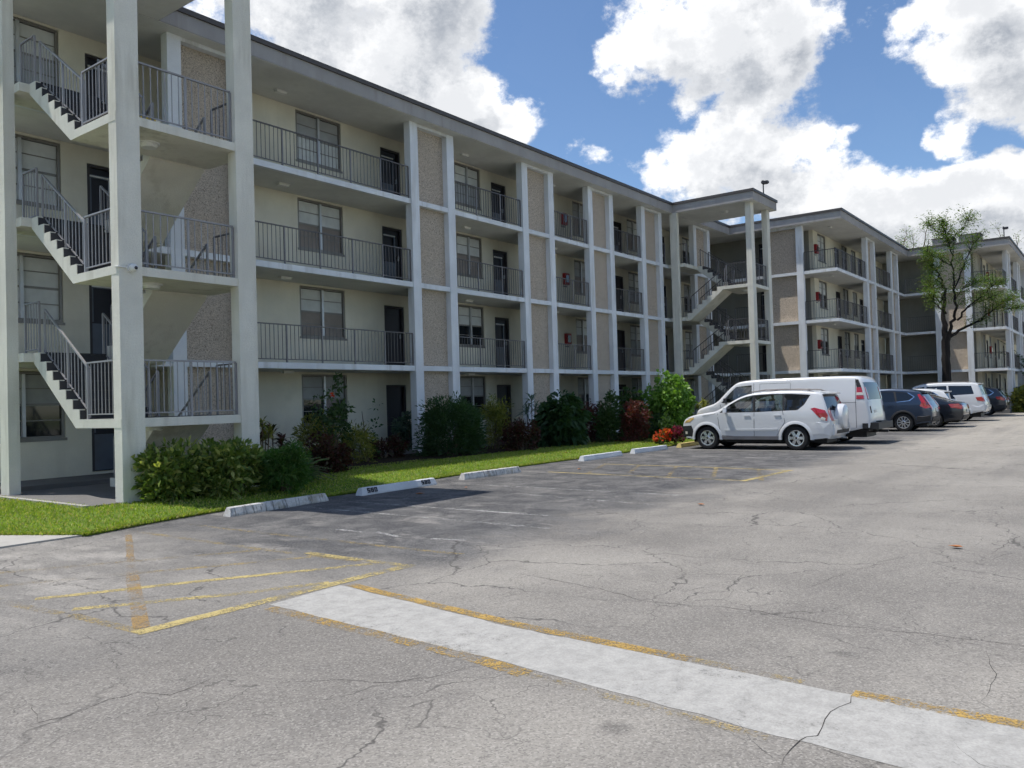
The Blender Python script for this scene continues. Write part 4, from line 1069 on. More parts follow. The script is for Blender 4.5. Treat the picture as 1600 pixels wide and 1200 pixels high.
p_, rx_, h_ = fit(1057, 690, 12, 671)
shrub('magenta_flowers', 'low bed of magenta flowers beside the front wheel of the compact SUV', 'flowers', p_, (rx_, rx_*.78, h_), 'leaf_maroon', 500, .09, .05, 20, .13, 29, .7, .3, 4, extra=('petal_magenta', 300, .09, .08, .1), group='flower beds')
shrub('red_flowers', 'tiny scarlet flowers at the foot of the broad leaved bush', 'flowers', (22.4, 14.35, .12), (.5, .2, .22), 'leaf_dark', 260, .08, .05, 12, .1, 30, .7, .3, 2, extra=('petal_red', 50, .06, .05, .1), group='flower beds')
# far end of the drive
shrub('far_hedge', 'yellow green hedge bush at the far end of the parked cars', 'shrub', (60.6, 4.7, 0), (1.6, 1.3, 1.55), 'leaf_yellow', 4200, .22, .10, 60, .4, 31, group='plants at the far end of the drive')
shrub('far_hedge', 'dark green hedge bush beyond the far yellow green one', 'shrub', (64.5, 4.3, 0), (1.8, 1.3, 1.6), 'leaf_dark', 3000, .22, .10, 50, .4, 32, group='plants at the far end of the drive')
frond_plant('palm', 'small palm with arching fronds at the right edge of the picture', 'palm', (66.2, 4.2, .6), 26, 3.4, 'leaf_dark', .55, 33, .75, 1.5, 18, group='plants at the far end of the drive')

# ------------------------------------------------------------------ trees
def tree(name, label, loc, limbs, trunk_r, mat_leaf, n_leaf, L, W, seed, group, twig=.9, bark='bark_dark', per_tip=5, puff=.45):
    """limbs: list of polylines [(dx,dy,z,r),...] relative to the foot; leaves gather along twigs grown from the limbs' outer ends"""
    rng = np.random.default_rng(seed); r = thing(name, label, 'tree', loc, 0, group)
    tk = MB(); anchors = []
    for li, pl in enumerate(limbs):
        pts = [Vector(p[:3]) for p in pl]; rad = [p[3] for p in pl]
        fine = []; fr = []
        for i in range(len(pts)-1):
            for k in range(4):
                t = k/4; fine.append(pts[i].lerp(pts[i+1], t)+Vector(rng.normal(size=3)*.035)*(1 if i+k else 0)); fr.append(rad[i]*(1-t)+rad[i+1]*t)
        fine.append(pts[-1]); fr.append(rad[-1]); tk.tube(fine, fr, 8)
        if pl[-1][3] < .06:
            m = len(fine)
            for i in range(int(m*.32), m):
                for q in range(per_tip if i > m*.7 else max(1, per_tip//2)): anchors.append((fine[i], (fine[i]-fine[max(0, i-2)]).normalized()))
    link('trunk', tk.mesh('trunk', True, fix=False), bark, r)
    tw = MB(); Ps = []; dirs = []
    for p, d in anchors:
        a = Vector(rng.normal(size=3)); a.z = abs(a.z)*.5; dd = (d*.7+a.normalized()*.9).normalized()
        e = p+dd*twig*(.4+.7*rng.random()); mid = p.lerp(e, .5)+Vector((0, 0, .06))
        tw.tube([p, mid, e], [.016, .011, .004], 4, False)
        for k in range(7):
            t = .3+.7*k/6; c = p.lerp(e, t); Ps.append(c); dirs.append(dd)
    link('twigs', tw.mesh('twigs', fix=False), bark, r)['kind'] = 'stuff'
    Ps = np.array([tuple(p) for p in Ps]); dirs = np.array([tuple(p) for p in dirs])
    idx = rng.integers(0, len(Ps), n_leaf)
    P = Ps[idx]+rng.normal(size=(n_leaf, 3))*np.array([[puff*.45, puff*.45, puff*.28]])
    A = unit(dirs[idx]*.4+rng.normal(size=(n_leaf, 3))*np.array([[1, 1, .45]])); Wd = unit(np.cross(A, rng.normal(size=(n_leaf, 3))*np.array([[.4, .4, 1]])))
    ls = L*(.6+.8*rng.random(n_leaf))
    link('crown', leaves_mesh('crown', P.astype(np.float32), A.astype(np.float32), Wd.astype(np.float32), ls, ls*(W/L), mat_leaf, .2), None, r)
    return r
TX = 51.5; foot = Vector((TX, 8.05, .05))
def tp(x, y, dep, rad):
    q = on_x(x, y, TX); return (dep, q.y-foot.y, q.z-foot.z, rad)
limbs = [
 [(0, 0, -.1, .28), tp(1478, 570, 0, .225), tp(1478, 535, 0, .218), tp(1480, 520, 0, .225)],
 [tp(1477, 525, 0, .179), tp(1474, 490, .1, .107), tp(1476, 455, .2, .081), tp(1470, 437, .2, .056), tp(1459, 420, .3, .030), tp(1452, 400, .4, .016)],
 [tp(1482, 530, 0, .102), tp(1489, 505, -.2, .086), tp(1496, 480, -.3, .071), tp(1492, 445, -.4, .051), tp(1490, 400, -.4, .035), tp(1482, 375, -.3, .025), tp(1476, 350, -.2, .012)],
 [tp(1484, 527, 0, .092), tp(1500, 515, .3, .071), tp(1530, 499, .6, .051), tp(1548, 483, .8, .035), tp(1575, 463, 1.0, .016)],
 [tp(1496, 500, 0, .061), tp(1515, 480, -.5, .046), tp(1540, 462, -.9, .030), tp(1560, 447, -1.2, .016)],
 [tp(1492, 455, -.4, .046), tp(1504, 430, -.6, .035), tp(1512, 410, -.8, .025), tp(1530, 380, -1.0, .012)],
 [tp(1476, 460, .2, .051), tp(1464, 470, .6, .041), tp(1455, 455, 1.0, .030), tp(1447, 440, 1.2, .016)],
 [tp(1482, 378, -.3, .025), tp(1470, 365, .1, .021), tp(1453, 352, .3, .010)],
 [tp(1485, 385, -.3, .025), tp(1497, 368, -.6, .021), tp(1517, 350, -.9, .010)],
 [tp(1478, 490, .1, .046), tp(1468, 478, -.7, .030), tp(1460, 466, -1.2, .016)],
 [tp(1548, 483, .8, .025), tp(1562, 478, 1.3, .021), tp(1582, 478, 1.7, .010)],
 [tp(1492, 420, -.4, .030), tp(1475, 408, -.9, .021), tp(1456, 398, -1.3, .010)],
 [tp(1512, 480, .3, .025), tp(1525, 470, .9, .021), tp(1545, 462, 1.4, .010)],
 [tp(1494, 470, -.3, .030), tp(1500, 450, .5, .021), tp(1520, 440, 1.0, .010)],
]
tree('feathery_tree', 'sparse feathery tree with dark trunk beyond the white SUV', foot, limbs, .4, 'leaf_tree', 15000, .13, .04, 3, 'trees', .8, per_tip=5, puff=.38)
isl = link('tree_island', MB().lathe([(0, .06), (1.15, .055), (1.25, .07), (1.3, .0), (1.3, -.03)], 24, 'z', (foot.x, foot.y, 0)).mesh('tree_island'), 'soil_mulch'); isl['kind'] = 'structure'
# trees behind the middle wing, their tops show above the roof
def simple_tree(label, loc, H, spread, mat, n, seed, L=.2):
    rng = np.random.default_rng(seed); lb = [[(0, 0, 0, .3), (0, 0, H*.5, .22), (.1, .1, H*.7, .15)]]
    for i in range(9):
        a = 2*PI*i/9+rng.random(); s = spread*(.5+.5*rng.random()); z0 = H*(.45+.25*rng.random())
        lb.append([(0, 0, z0, .11), (math.cos(a)*s*.5, math.sin(a)*s*.5, z0+H*.14, .07), (math.cos(a)*s, math.sin(a)*s, z0+H*(.2+.12*rng.random()), .02)])
    return tree('background_tree', label, loc, lb, .3, mat, n, L, .07, seed, 'trees behind the roofs', 1.2, 'bark_tan', 3, .6)
for px_, X, lab, sd in [(1385, 78, 'wispy tree top showing above the middle wing roof', 41), (1425, 84, 'wispy tree top showing left of the feathery tree above the roof line', 42), (1592, 96, 'tree top showing above the far wing at the right edge', 43)]:
    q = on_x(px_, 352, X); H = q.z
    simple_tree(lab, (X, q.y, 0), H-.4, 2.4, 'leaf_tree', 1100, sd)

# fallen leaves on the tarmac
def fallen(loc, s, rz, lab):
    mb = MB(); pts = [(0, -.5), (.28, -.2), (.3, .12), (.12, .38), (0, .6), (-.14, .36), (-.3, .1), (-.25, -.22)]
    mb.v = [(x*s, y*s, .02+.28*s*abs(x)+.12*s*y*y) for x, y in pts]+[(0, 0, .012)]
    mb.f = [(i, (i+1) % 8, 8) for i in range(8)]
    o = link('fallen_leaf', mb.mesh('fallen_leaf', fix=False), 'dry_leaf'); o.location = loc; o.rotation_euler = (0, 0, rz)
    tag(o, lab, 'leaf', 'dry leaves on the ground')
for (x, y, s, lab) in [(1494, 857, .13, 'small brown dry leaf lying alone on the drive at the right'), (656, 773, .16, 'brown dry leaf beside the white 580 wheel stop'), (905, 734, .14, 'dark brown dry leaf at the tip of the far hatched box'),
                       (1095, 790, .12, 'brown dry leaf on the drive below the far hatched box'), (885, 708, .12, 'tan dry leaf on the lawn edge before the faded stop'), (728, 763, .10, 'tan dry leaf just right of the white 580 wheel stop')]:
    fallen(tuple(on_z(x, y, .0 if y > 720 else .1)), s, x*.37, lab)

# ================================================================== vehicles
def chaikin(p, n=2):
    for _ in range(n):
        q = [p[0]]
        for a, b in zip(p, p[1:]):
            q += [(a[0]*.75+b[0]*.25, a[1]*.75+b[1]*.25), (a[0]*.25+b[0]*.75, a[1]*.25+b[1]*.75)]
        q.append(p[-1]); p = q
    return p
def inside(poly, x, y):
    c = False; j = len(poly)-1
    for i in range(len(poly)):
        xi, yi = poly[i]; xj, yj = poly[j]
        if (yi > y) != (yj > y) and x < (xj-xi)*(y-yi)/(yj-yi)+xi: c = not c
        j = i
    return c
def fill2d(outline, holes, step):
    """triangles of an outline with holes, with a grid of inner points so that the panel can curve"""
    V = []; E_ = []
    for lp in [outline]+holes:
        o = len(V); V += [Vector(p) for p in lp]; E_ += [(o+i, o+(i+1) % len(lp)) for i in range(len(lp))]
    xs = [p[0] for p in outline]; ys = [p[1] for p in outline]
    x = min(xs)+step*.5
    while x < max(xs):
        y = min(ys)+step*.5
        while y < max(ys):
            if inside(outline, x, y) and not any(inside(h, x, y) for h in holes): V.append(Vector((x, y)))
            y += step
        x += step
    v, e, f, *_ = delaunay_2d_cdt(V, E_, [], 0, 1e-5)
    keep = []
    for t in f:
        cx = sum(v[i].x for i in t)/len(t); cy = sum(v[i].y for i in t)/len(t)
        if inside(outline, cx, cy) and not any(inside(h, cx, cy) for h in holes): keep.append(tuple(t))
    return [(p.x, p.y) for p in v], keep

_wheels = {}
def wheel_parts(R, style):
    k = (R, style)
    if k in _wheels: return _wheels[k]
    rr = R*.66
    tyre = MB().lathe([(rr, -.02), (rr+.02, -.035), (R-.03, -.03), (R-.005, .0), (R, .05), (R, .16), (R-.005, .205), (R-.03, .235), (rr, .22)], 36, 'y').mesh('tyre', True, fix=False)
    tyre.materials.append(MATS['tyre'])
    d = MB().lathe([(rr, .0), (rr-.02, -.012), (rr-.035, .0), (rr-.04, .09), (.0, .10)], 36, 'y')
    rim_dark = MB().lathe([(rr-.03, .06), (.0, .06)], 30, 'y').mesh('rim_back', fix=False); rim_dark.materials.append(MATS['interior_dark'])
    s = MB().lathe([(rr+.002, .002), (rr+.002, -.02), (rr-.03, -.018), (rr-.035, .05)], 36, 'y')
    n = {'six': 6, 'ten': 10, 'five': 5, 'steel': 8}[style]; wd = {'six': .052, 'ten': .026, 'five': .06, 'steel': .07}[style]
    for i in range(n):
        a = 2*PI*i/n; c, q = math.cos(a), math.sin(a); t = (-q, c)
        def pt(r, off, y): return (c*r+t[0]*off, y, q*r+t[1]*off)
        w0, w1 = wd*.75, wd*1.05
        s.add([pt(.04, -w0, -.012), pt(.04, w0, -.012), pt(rr-.02, w1*.8, -.006), pt(rr-.02, -w1*.8, -.006), pt(.04, -w0, .03), pt(.04, w0, .03), pt(rr-.02, w1, .04), pt(rr-.02, -w1, .04)],
              [(0,1,2,3),(0,3,7,4),(1,5,6,2),(4,7,6,5)])
    s.lathe([(.075, .03), (.075, -.016), (.055, -.022), (0, -.022)], 18, 'y')
    rim = s.mesh('rim'); rim.materials.append(MATS['alloy' if style != 'steel' else 'rail_light'])
    cap = MB().lathe([(.03, -.0225), (.026, -.028), (0, -.028)], 14, 'y').mesh('hub_cap', fix=False); cap.materials.append(MATS['plastic_black'])
    _wheels[k] = (tyre, rim, rim_dark, cap); return _wheels[k]

def make_car(name, label, cat, x_left, y_front, S, group='cars parked nose in along the building'):
    L, W = S['L'], S['W']; prof = chaikin(S['prof'], 2); zb, zr = S['belt'], S['roof']; tum = S.get('tumble', .15)
    root = thing(name, label, cat, (x_left+W, y_front, 0), -PI/2, group)
    fr, re = S.get('front_round', (.6, .16)), S.get('rear_round', (.45, .09))
    def hw(x, z):
        w = W; t = max(0., (fr[0]-x)/fr[0]); w -= W*fr[1]*t*t; t = max(0., (x-(L-re[0]))/re[0]); w -= W*re[1]*t*t
        if z > zb-.06:
            t = (z-zb+.06)/(zr-zb+.06); w -= tum*(t**1.15)
        elif z < .62: w -= .07*((.62-z)/.62)**1.5
        w -= .012*max(0, 1-abs(z-(zb-.14))/.07) if S.get('crease', True) else 0
        return w
    n = len(prof); nor = []
    for i in range(n):
        a = prof[max(0, i-1)]; b = prof[min(n-1, i+1)]; d = Vector((b[0]-a[0], b[1]-a[1])).normalized(); nor.append(Vector((-d.y, d.x)))
    r = S.get('round', .055); crown = S.get('crown', .025)
    ins = [(p[0]-nn.x*r, p[1]-nn.y*r) for p, nn in zip(prof, nor)]
    # side outline with wheel arches
    sill = S['sill']; R = S['R']; Ra = R+S.get('arch', .055); arcs = []
    def arc(xc):
        a0 = math.asin(max(-1, min(1, (sill-R)/Ra))); pts = []
        for k in range(17):
            a = a0+(PI-2*a0)*k/16; pts.append((xc+Ra*math.cos(a), R+Ra*math.sin(a)))
        return pts
    aR, aF = arc(S['xr']), arc(S['xf'])
    outline = list(ins)
    bottom = [(aR[0][0]+.0, sill)] if False else []
    outline += aR+aF
    holes = [list(h) for h in S['side_glass']]
    def soft(poly):                                   # rounded window corners
        q = []
        m = len(poly)
        for i in range(m):
            a, b, c = poly[i-1], poly[i], poly[(i+1) % m]
            for t, p in ((.14, a), (.05, a), (.05, c), (.14, c)):
                dd = math.hypot(p[0]-b[0], p[1]-b[1]); k = min(.45, {.14: .055, .05: .02}[t]/max(dd, .01))
                q.append((b[0]+(p[0]-b[0])*k, b[1]+(p[1]-b[1])*k))
        return q
    panes = [soft(h) for h in holes]; holes = panes
    if 'dlo' in S: holes = [soft(S['dlo'])]
    V2, F2 = fill2d(outline, holes, .11)
    mb = MB()
    for s in (-1, 1):
        mb.add([(x, s*hw(x, z), z) for x, z in V2], [t if s < 0 else tuple(reversed(t)) for t in F2])
    # strip over bonnet, screens, roof and tail
    def rows(i):
        (x, z), nn = prof[i], nor[i]; q = ins[i]; h = hw(*q)
        def P(y, off): return (x+nn.x*off, y, z+nn.y*off)
        half = [(h, -r), (h-.3*r, -.3*r), (h-1.05*r, 0), (h*.55, crown*.75), (0, crown)]
        full = [(-y, o) for y, o in half]+[(y, o) for y, o in reversed(half[:-1])]
        out = [P(y, o) for y, o in full]; out[0] = (q[0], -h, q[1]); out[-1] = (q[0], h, q[1]); return out
    strip = [rows(i) for i in range(n)]; o = len(mb.v); nc = 9; gl = []
    for q in strip: mb.v += q
    for i in range(n-1):
        mx, mz = (prof[i][0]+prof[i+1][0])/2, (prof[i][1]+prof[i+1][1])/2
        for j in range(nc-1):
            f = (o+i*nc+j, o+i*nc+j+1, o+(i+1)*nc+j+1, o+(i+1)*nc+j)
            tagged = None
            for gi, (xa, xb, za, zt) in enumerate(S['screens']):
                if xa <= mx <= xb and za <= mz <= zt and 2 <= j <= 5: tagged = gi
            if tagged is None: mb.f.append(f)
            else: gl.append((tagged, f))
    me = bpy.data.meshes.new('body'); me.from_pydata(mb.v, [], mb.f)
    bm = bmesh.new(); bm.from_mesh(me); bmesh.ops.remove_doubles(bm, verts=bm.verts, dist=.0012); bmesh.ops.recalc_face_normals(bm, faces=bm.faces)
    bm.to_mesh(me); bm.free(); me.shade_smooth(); me.set_sharp_from_angle(angle=math.radians(48))
    body = link('body', me, S['paint'], root)
    glass = S.get('glass', 'car_glass')
    for gi, nm in enumerate(S['screen_names']):
        g = MB(); g.v = list(mb.v); g.f = [f for k, f in gl if k == gi]
        if not g.f: continue
        used = sorted({i for f in g.f for i in f}); ix = {a: b for b, a in enumerate(used)}
        g2 = MB(); g2.v = [g.v[i] for i in used]; g2.f = [tuple(ix[i] for i in f) for f in g.f]
        link(nm, g2.mesh(nm, True), S.get('rear_glass', glass) if nm == 'rear_window' else glass, root)
    if 'dlo' in S:
        v, f = fill2d(holes[0], panes, .2)
        for s in (-1, 1): link('pillar_trim', MB().add([(x, s*(hw(x, z)-.007), z) for x, z in v], f).mesh('pillar_trim'), 'plastic_black', root)
    for hi, h in enumerate(panes):
        v, f = fill2d(h, [], .2)
        for s in (-1, 1):
            g = MB().add([(x, s*(hw(x, z)-.012), z) for x, z in v], f); link('side_window', g.mesh('side_window'), S.get('rear_glass', glass) if hi >= S.get('tint_from', 9) else glass, root)
    # helpers on the body's surface
    def side_patch(nm, poly, mat, off=.006, sides=(-1, 1), parent=root, step=.15):
        v, f = fill2d(poly, [], step)
        for s in sides:
            m_ = MB(); k = len(v)
            m_.v = [(x, s*(hw(x, z)+off), z) for x, z in v]+[(x, s*(hw(x, z)-.02), z) for x, z in v]
            m_.f = list(f)
            bd = len(poly)
            m_.f += [(i, (i+1) % bd, (i+1) % bd+k, i+k) for i in range(bd)]
            link(nm, m_.mesh(nm), mat, parent)
    tail = [p for p in prof if p[0] > L*.6]; tail = sorted(tail, key=lambda p: p[1])
    nose = sorted([p for p in prof if p[0] < L*.3], key=lambda p: p[1])
    def xend(which, z):
        pts = tail if which == 'r' else nose
        if z <= pts[0][1]: return pts[0][0]
        for a, b in zip(pts, pts[1:]):
            if a[1] <= z <= b[1]: return a[0]+(b[0]-a[0])*(z-a[1])/max(1e-6, b[1]-a[1])
        return pts[-1][0]
    def end_patch(nm, which, y0, y1, z0, z1, mat, off=.01, mirror=True, thick=.03):
        s_ = 1 if which == 'r' else -1
        for m in ((1, -1) if mirror else (1,)):
            g = MB(); ny, nz = 5, 5
            for lay in (off, off-thick):
                for i in range(nz+1):
                    z = z0+(z1-z0)*i/nz; xe = xend(which, z)
                    for j in range(ny+1):
                        y = y0+(y1-y0)*j/ny; h = hw(xe-s_*r, z); e = max(0, abs(y)-(h-r))
                        g.v.append((xe+s_*(lay-e*e/r*.9+(crown*.8 if abs(y) < h*.5 else crown*.8*max(0, (h-r-abs(y))/(h*.5)))), m*y, z))
            w_ = ny+1; q = w_*(nz+1)
            for i in range(nz):
                for j in range(ny): a = i*w_+j; g.f.append((a, a+1, a+w_+1, a+w_)); g.f.append((a+q, a+w_+q, a+w_+1+q, a+1+q))
            ring = [j for j in range(w_)]+[i*w_+ny for i in range(1, nz+1)]+[nz*w_+j for j in range(ny-1, -1, -1)]+[i*w_ for i in range(nz-1, 0, -1)]
            g.f += [(ring[i], ring[(i+1) % len(ring)], ring[(i+1) % len(ring)]+q, ring[i]+q) for i in range(len(ring))]
            link(nm, g.mesh(nm), mat, root)
    def seam(pts, w=.012, mat='seam'):
        for s in (-1, 1):
            g = MB(); P_ = []
            for (a, b), (c, d) in zip(pts, pts[1:]):
                k = max(1, int(math.hypot(c-a, d-b)/.08))
                P_ += [(a+(c-a)*i/k, b+(d-b)*i/k) for i in range(k)]
            P_.append(pts[-1])
            for i, (x, z) in enumerate(P_):
                a = P_[max(0, i-1)]; b = P_[min(len(P_)-1, i+1)]; dd = math.hypot(b[0]-a[0], b[1]-a[1]); nx, nz = -(b[1]-a[1])/dd*w/2, (b[0]-a[0])/dd*w/2
                g.v += [(x+nx, s*(hw(x, z)+.0025), z+nz), (x-nx, s*(hw(x, z)+.0025), z-nz)]
            g.f = [(2*i, 2*i+1, 2*i+3, 2*i+2) for i in range(len(P_)-1)]
            link('door_seam', g.mesh('door_seam'), mat, body)
    def arch_trim(mat, wd=.055, proud=.016):
        for arcp, xc in ((aF, S['xf']), (aR, S['xr'])):
            for s in (-1, 1):
                g = MB()
                for (x, z) in arcp:
                    dx, dz = (x-xc)/Ra, (z-R)/Ra
                    for rad, off in ((0, -.05), (0, proud), (wd*.6, proud), (wd, .002)): X_, Z_ = x+dx*rad, z+dz*rad; g.v.append((X_, s*(hw(X_, Z_)+off), Z_))
                for i in range(len(arcp)-1):
                    for j in range(3): a = i*4+j; g.f.append((a, a+1, a+5, a+4))
                link('arch_trim', g.mesh('arch_trim', True), mat, body)
    # wheels, wells and underside
    for xc in (S['xf'], S['xr']):
        for s in (-1, 1):
            h = hw(xc, R)
            ty, rim, back, cap = wheel_parts(R, S['rim'])
            wl = link('wheel', ty, None, root, T(xc, s*(h-.035), R) @ (Matrix() if s < 0 else Matrix.Rotation(PI, 4, 'Z')))
            link('rim', rim, None, wl); link('rim_back', back, None, wl); link('hub_cap', cap, None, wl)
            g = MB()
            for k in range(17):
                a = -.25+(PI+.5)*k/16; x, z = xc+(Ra+.002)*math.cos(a), R+(Ra+.002)*math.sin(a)
                g.v += [(x, s*(h-.03), z), (x, s*(h-.42), z)]
            g.f = [(2*i, 2*i+1, 2*i+3, 2*i+2) for i in range(16)]
            g.f.append(tuple(2*i+1 for i in range(17)))
            link('wheel_well', g.mesh('wheel_well'), 'plastic_black', root)
    u = MB().box(.25, -(W-.42), .2, L-.25, W-.42, .42)
    u.box(S['xf']+Ra+.02, -(W-.09), sill-.015, S['xr']-Ra-.02, W-.09, .40).box(.1, -(W-.3), sill+.02, S['xf']-Ra-.02, W-.3, .45).box(S['xr']+Ra+.02, -(W-.16), sill+.03, L-.12, W-.16, .45)
    link('underbody', u.mesh('underbody'), 'plastic_black', root)
    ca, cb = S['cabin']
    link('cabin_floor', MB().box(ca, -(W-.14), .42, cb, W-.14, zb-.32).mesh('cabin_floor'), 'interior_dark', root)
    def seat(x, y, w=.5):
        g = MB().box(x, y-w/2, zb-.31, x+.5, y+w/2, zb-.14)
        g.add([(x+.42, y-w/2, zb-.16), (x+.55, y-w/2, zb-.16), (x+.70, y-w/2+.06, zr-.42), (x+.60, y-w/2+.06, zr-.42), (x+.42, y+w/2, zb-.16), (x+.55, y+w/2, zb-.16), (x+.70, y+w/2-.06, zr-.42), (x+.60, y+w/2-.06, zr-.42)],
              [(0,3,2,1),(4,5,6,7),(0,1,5,4),(1,2,6,5),(2,3,7,6),(3,0,4,7)])
        g.box(x+.62, y-.12, zr-.40, x+.72, y+.12, zr-.22)
        link('seat', g.mesh('seat'), 'interior_grey', root)
    for xs in S['seats']:
        for y in (-.38, .38): seat(xs, y)
    sx = S['seats'][0]
    link('dashboard', MB().prism([(ca-.05, zb-.3), (ca-.05, zb-.02), (ca+.25, zb+.0), (ca+.45, zb-.1), (ca+.42, zb-.3)], 'y', -(W-.16), W-.16).mesh('dashboard'), 'interior_dark', root)
    st = MB(); ring = [(sx-.02+.06*math.sin(t), -.38+.18*math.cos(t), zb-.02+.17*math.sin(t)) for t in [2*PI*k/16 for k in range(17)]]
    link('steering_wheel', st.tube(ring, .015, 6, False).mesh('steering_wheel', fix=False), 'plastic_black', root)
    # mirrors and handles
    mx, mz = S['mirror']
    for s in (-1, 1):
        h = hw(mx, mz)
        g = MB().add([(mx, s*(h-.02), mz-.03), (mx+.1, s*(h-.02), mz-.03), (mx+.08, s*(h+.06), mz), (mx+.02, s*(h+.06), mz), (mx-.02, s*(h+.06), mz-.03), (mx+.11, s*(h+.05), mz-.04), (mx+.13, s*(h+.21), mz-.02), (mx+.03, s*(h+.22), mz-.02),
                     (mx, s*(h+.06), mz+.13), (mx+.11, s*(h+.05), mz+.13), (mx+.13, s*(h+.19), mz+.12), (mx+.04, s*(h+.20), mz+.12)],
                    [(0,1,2,3),(4,5,6,7),(8,11,10,9),(4,8,9,5),(5,9,10,6),(6,10,11,7),(7,11,8,4)])
        link('mirror', g.mesh('mirror'), S.get('mirror_mat', S['paint']), root)
    for (x, z) in S['handles']:
        for s in (-1, 1): link('door_handle', MB().box(x, s*(hw(x, z)+.012)-.012, z, x+.19, s*(hw(x, z)+.012)+.012, z+.035).mesh('door_handle'), S.get('handle_mat', S['paint']), root)
    return dict(root=root, body=body, side=side_patch, end=end_patch, seam=seam, arch=arch_trim, hw=hw, xend=xend, aF=aF, aR=aR)

# ------------------------------------------------------------------ white compact SUV with a spare wheel on its tail
S = dict(L=4.5, W=.905, belt=1.10, roof=1.68, sill=.30, R=.345, xf=.85, xr=3.51, arch=.06, paint='car_white', rim='six',
    prof=[(.16, .30), (.02, .42), (0, .60), (.03, .80), (.12, .93), (.42, 1.035), (.85, 1.095), (1.18, 1.135), (1.58, 1.40), (1.95, 1.585), (2.3, 1.655), (2.9, 1.685), (3.5, 1.675), (3.98, 1.64), (4.22, 1.60), (4.30, 1.38), (4.385, 1.12), (4.43, .95), (4.50, .80), (4.50, .48), (4.40, .32)],
    dlo=[(1.26, 1.095), (1.60, 1.345), (1.94, 1.525), (2.28, 1.590), (2.8, 1.612), (3.4, 1.604), (3.93, 1.56), (3.76, 1.28), (3.58, 1.135), (2.3, 1.095)],
    side_glass=[[(1.32, 1.11), (1.62, 1.335), (1.95, 1.505), (2.26, 1.57), (2.28, 1.11)], [(2.37, 1.112), (2.34, 1.577), (2.78, 1.594), (3.13, 1.59), (3.16, 1.125)], [(3.21, 1.13), (3.18, 1.588), (3.88, 1.545), (3.73, 1.29), (3.56, 1.145)]],
    screens=[(1.22, 1.93, 1.0, 1.60), (4.215, 4.39, 1.12, 1.57)], screen_names=['windscreen', 'rear_window'], rear_glass='car_glass_dark', tint_from=2,
    cabin=(1.15, 4.2), seats=[1.75, 2.65], mirror=(1.42, 1.12), mirror_mat='car_white', handles=[(2.02, .98), (2.92, .98)])
c = make_car('compact_suv', 'white compact SUV with spare wheel on its tail, parked nearest', 'car', 23.15, 10.98, S)
c['arch']('car_white', .085, .02)
c['seam']([(1.20, 1.08), (1.24, .75), (1.30, .42), (2.26, .36)]); c['seam']([(2.32, 1.60), (2.33, 1.1), (2.31, .36)]); c['seam']([(2.31, .36), (2.95, .36), (3.05, .55), (3.22, .80), (3.16, 1.12)]); c['seam']([(.2, .93), (.7, 1.0), (1.15, 1.07)], .008)
c['side']('headlight', [(.10, .80), (.16, .87), (.38, .965), (.46, .93), (.30, .82)], 'lamp_amber', .008)
c['end']('headlight', 'f', .45, .66, .74, .88, 'lamp_clear')
c['side']('front_bumper', [(.02, .36), (.02, .70), (.35, .72), (.40, .60), (.44, .38)], 'plastic_black', .010)
c['end']('front_bumper', 'f', -.72, .72, .36, .68, 'plastic_black', .012, False)
c['side']('fog_lamp', [(.12, .46), (.12, .54), (.20, .54), (.20, .46)], 'lamp_clear', .016)
c['side']('tail_light', [(3.94, 1.17), (4.04, 1.20), (4.33, 1.12), (4.40, .98), (4.38, .82), (4.24, .86), (4.10, 1.0)], 'tail_red', .008)
c['end']('tail_light', 'r', .62, .80, .82, 1.12, 'tail_red', .012)
c['side']('tail_lamp_clear', [(4.20, .87), (4.24, .95), (4.34, .90), (4.33, .84)], 'lamp_clear', .014)
c['side']('rear_bumper', [(3.92, .42), (3.94, .70), (4.10, .79), (4.44, .76), (4.44, .40)], 'car_white', .014)
c['end']('rear_bumper', 'r', -.78, .78, .42, .72, 'car_white', .06, False, .09)
c['end']('bumper_insert', 'r', -.60, .60, .46, .56, 'plastic_black', .066, False)
c['side']('side_skirt', [(1.34, .30), (1.32, .40), (3.02, .40), (3.0, .30)], 'rail_light', .012)
c['side']('side_moulding', [(1.42, .56), (1.42, .60), (3.0, .62), (2.98, .57)], 'car_white', .016)
root = c['root']
for y in (-.62, .62):
    link('roof_rail', MB().tube([(2.05, y*1.0, 1.59), (2.2, y, 1.69), (2.6, y, 1.735), (3.2, y, 1.735), (3.8, y, 1.70), (4.0, y, 1.62)], .020, 6).mesh('roof_rail', fix=False), 'rail_metal', root)
link('roof_spoiler', MB().prism([(3.98, 1.65), (4.37, 1.60), (4.36, 1.565), (4.05, 1.575)], 'y', -.62, .62).mesh('roof_spoiler'), 'car_white', root)
sp = link('spare_wheel_cover', MB().lathe([(.0, .25), (.26, .25), (.335, .215), (.365, .14), (.365, .04), (.33, .0), (0, 0)], 32, 'x', (4.44, -.06, .92)).mesh('spare_wheel_cover', True), 'car_white', root)
link('licence_plate', MB().box(4.535, -.72, .72, 4.545, -.44, .86).mesh('licence_plate'), 'licence_plate', root)
link('exhaust', MB().tube([(4.2, .5, .30), (4.54, .5, .29)], .03, 8).mesh('exhaust'), 'chrome', root)
link('rear_wiper', MB().bar((4.395, .0, 1.16), (4.37, -.32, 1.24), .02).mesh('rear_wiper'), 'plastic_black', root)

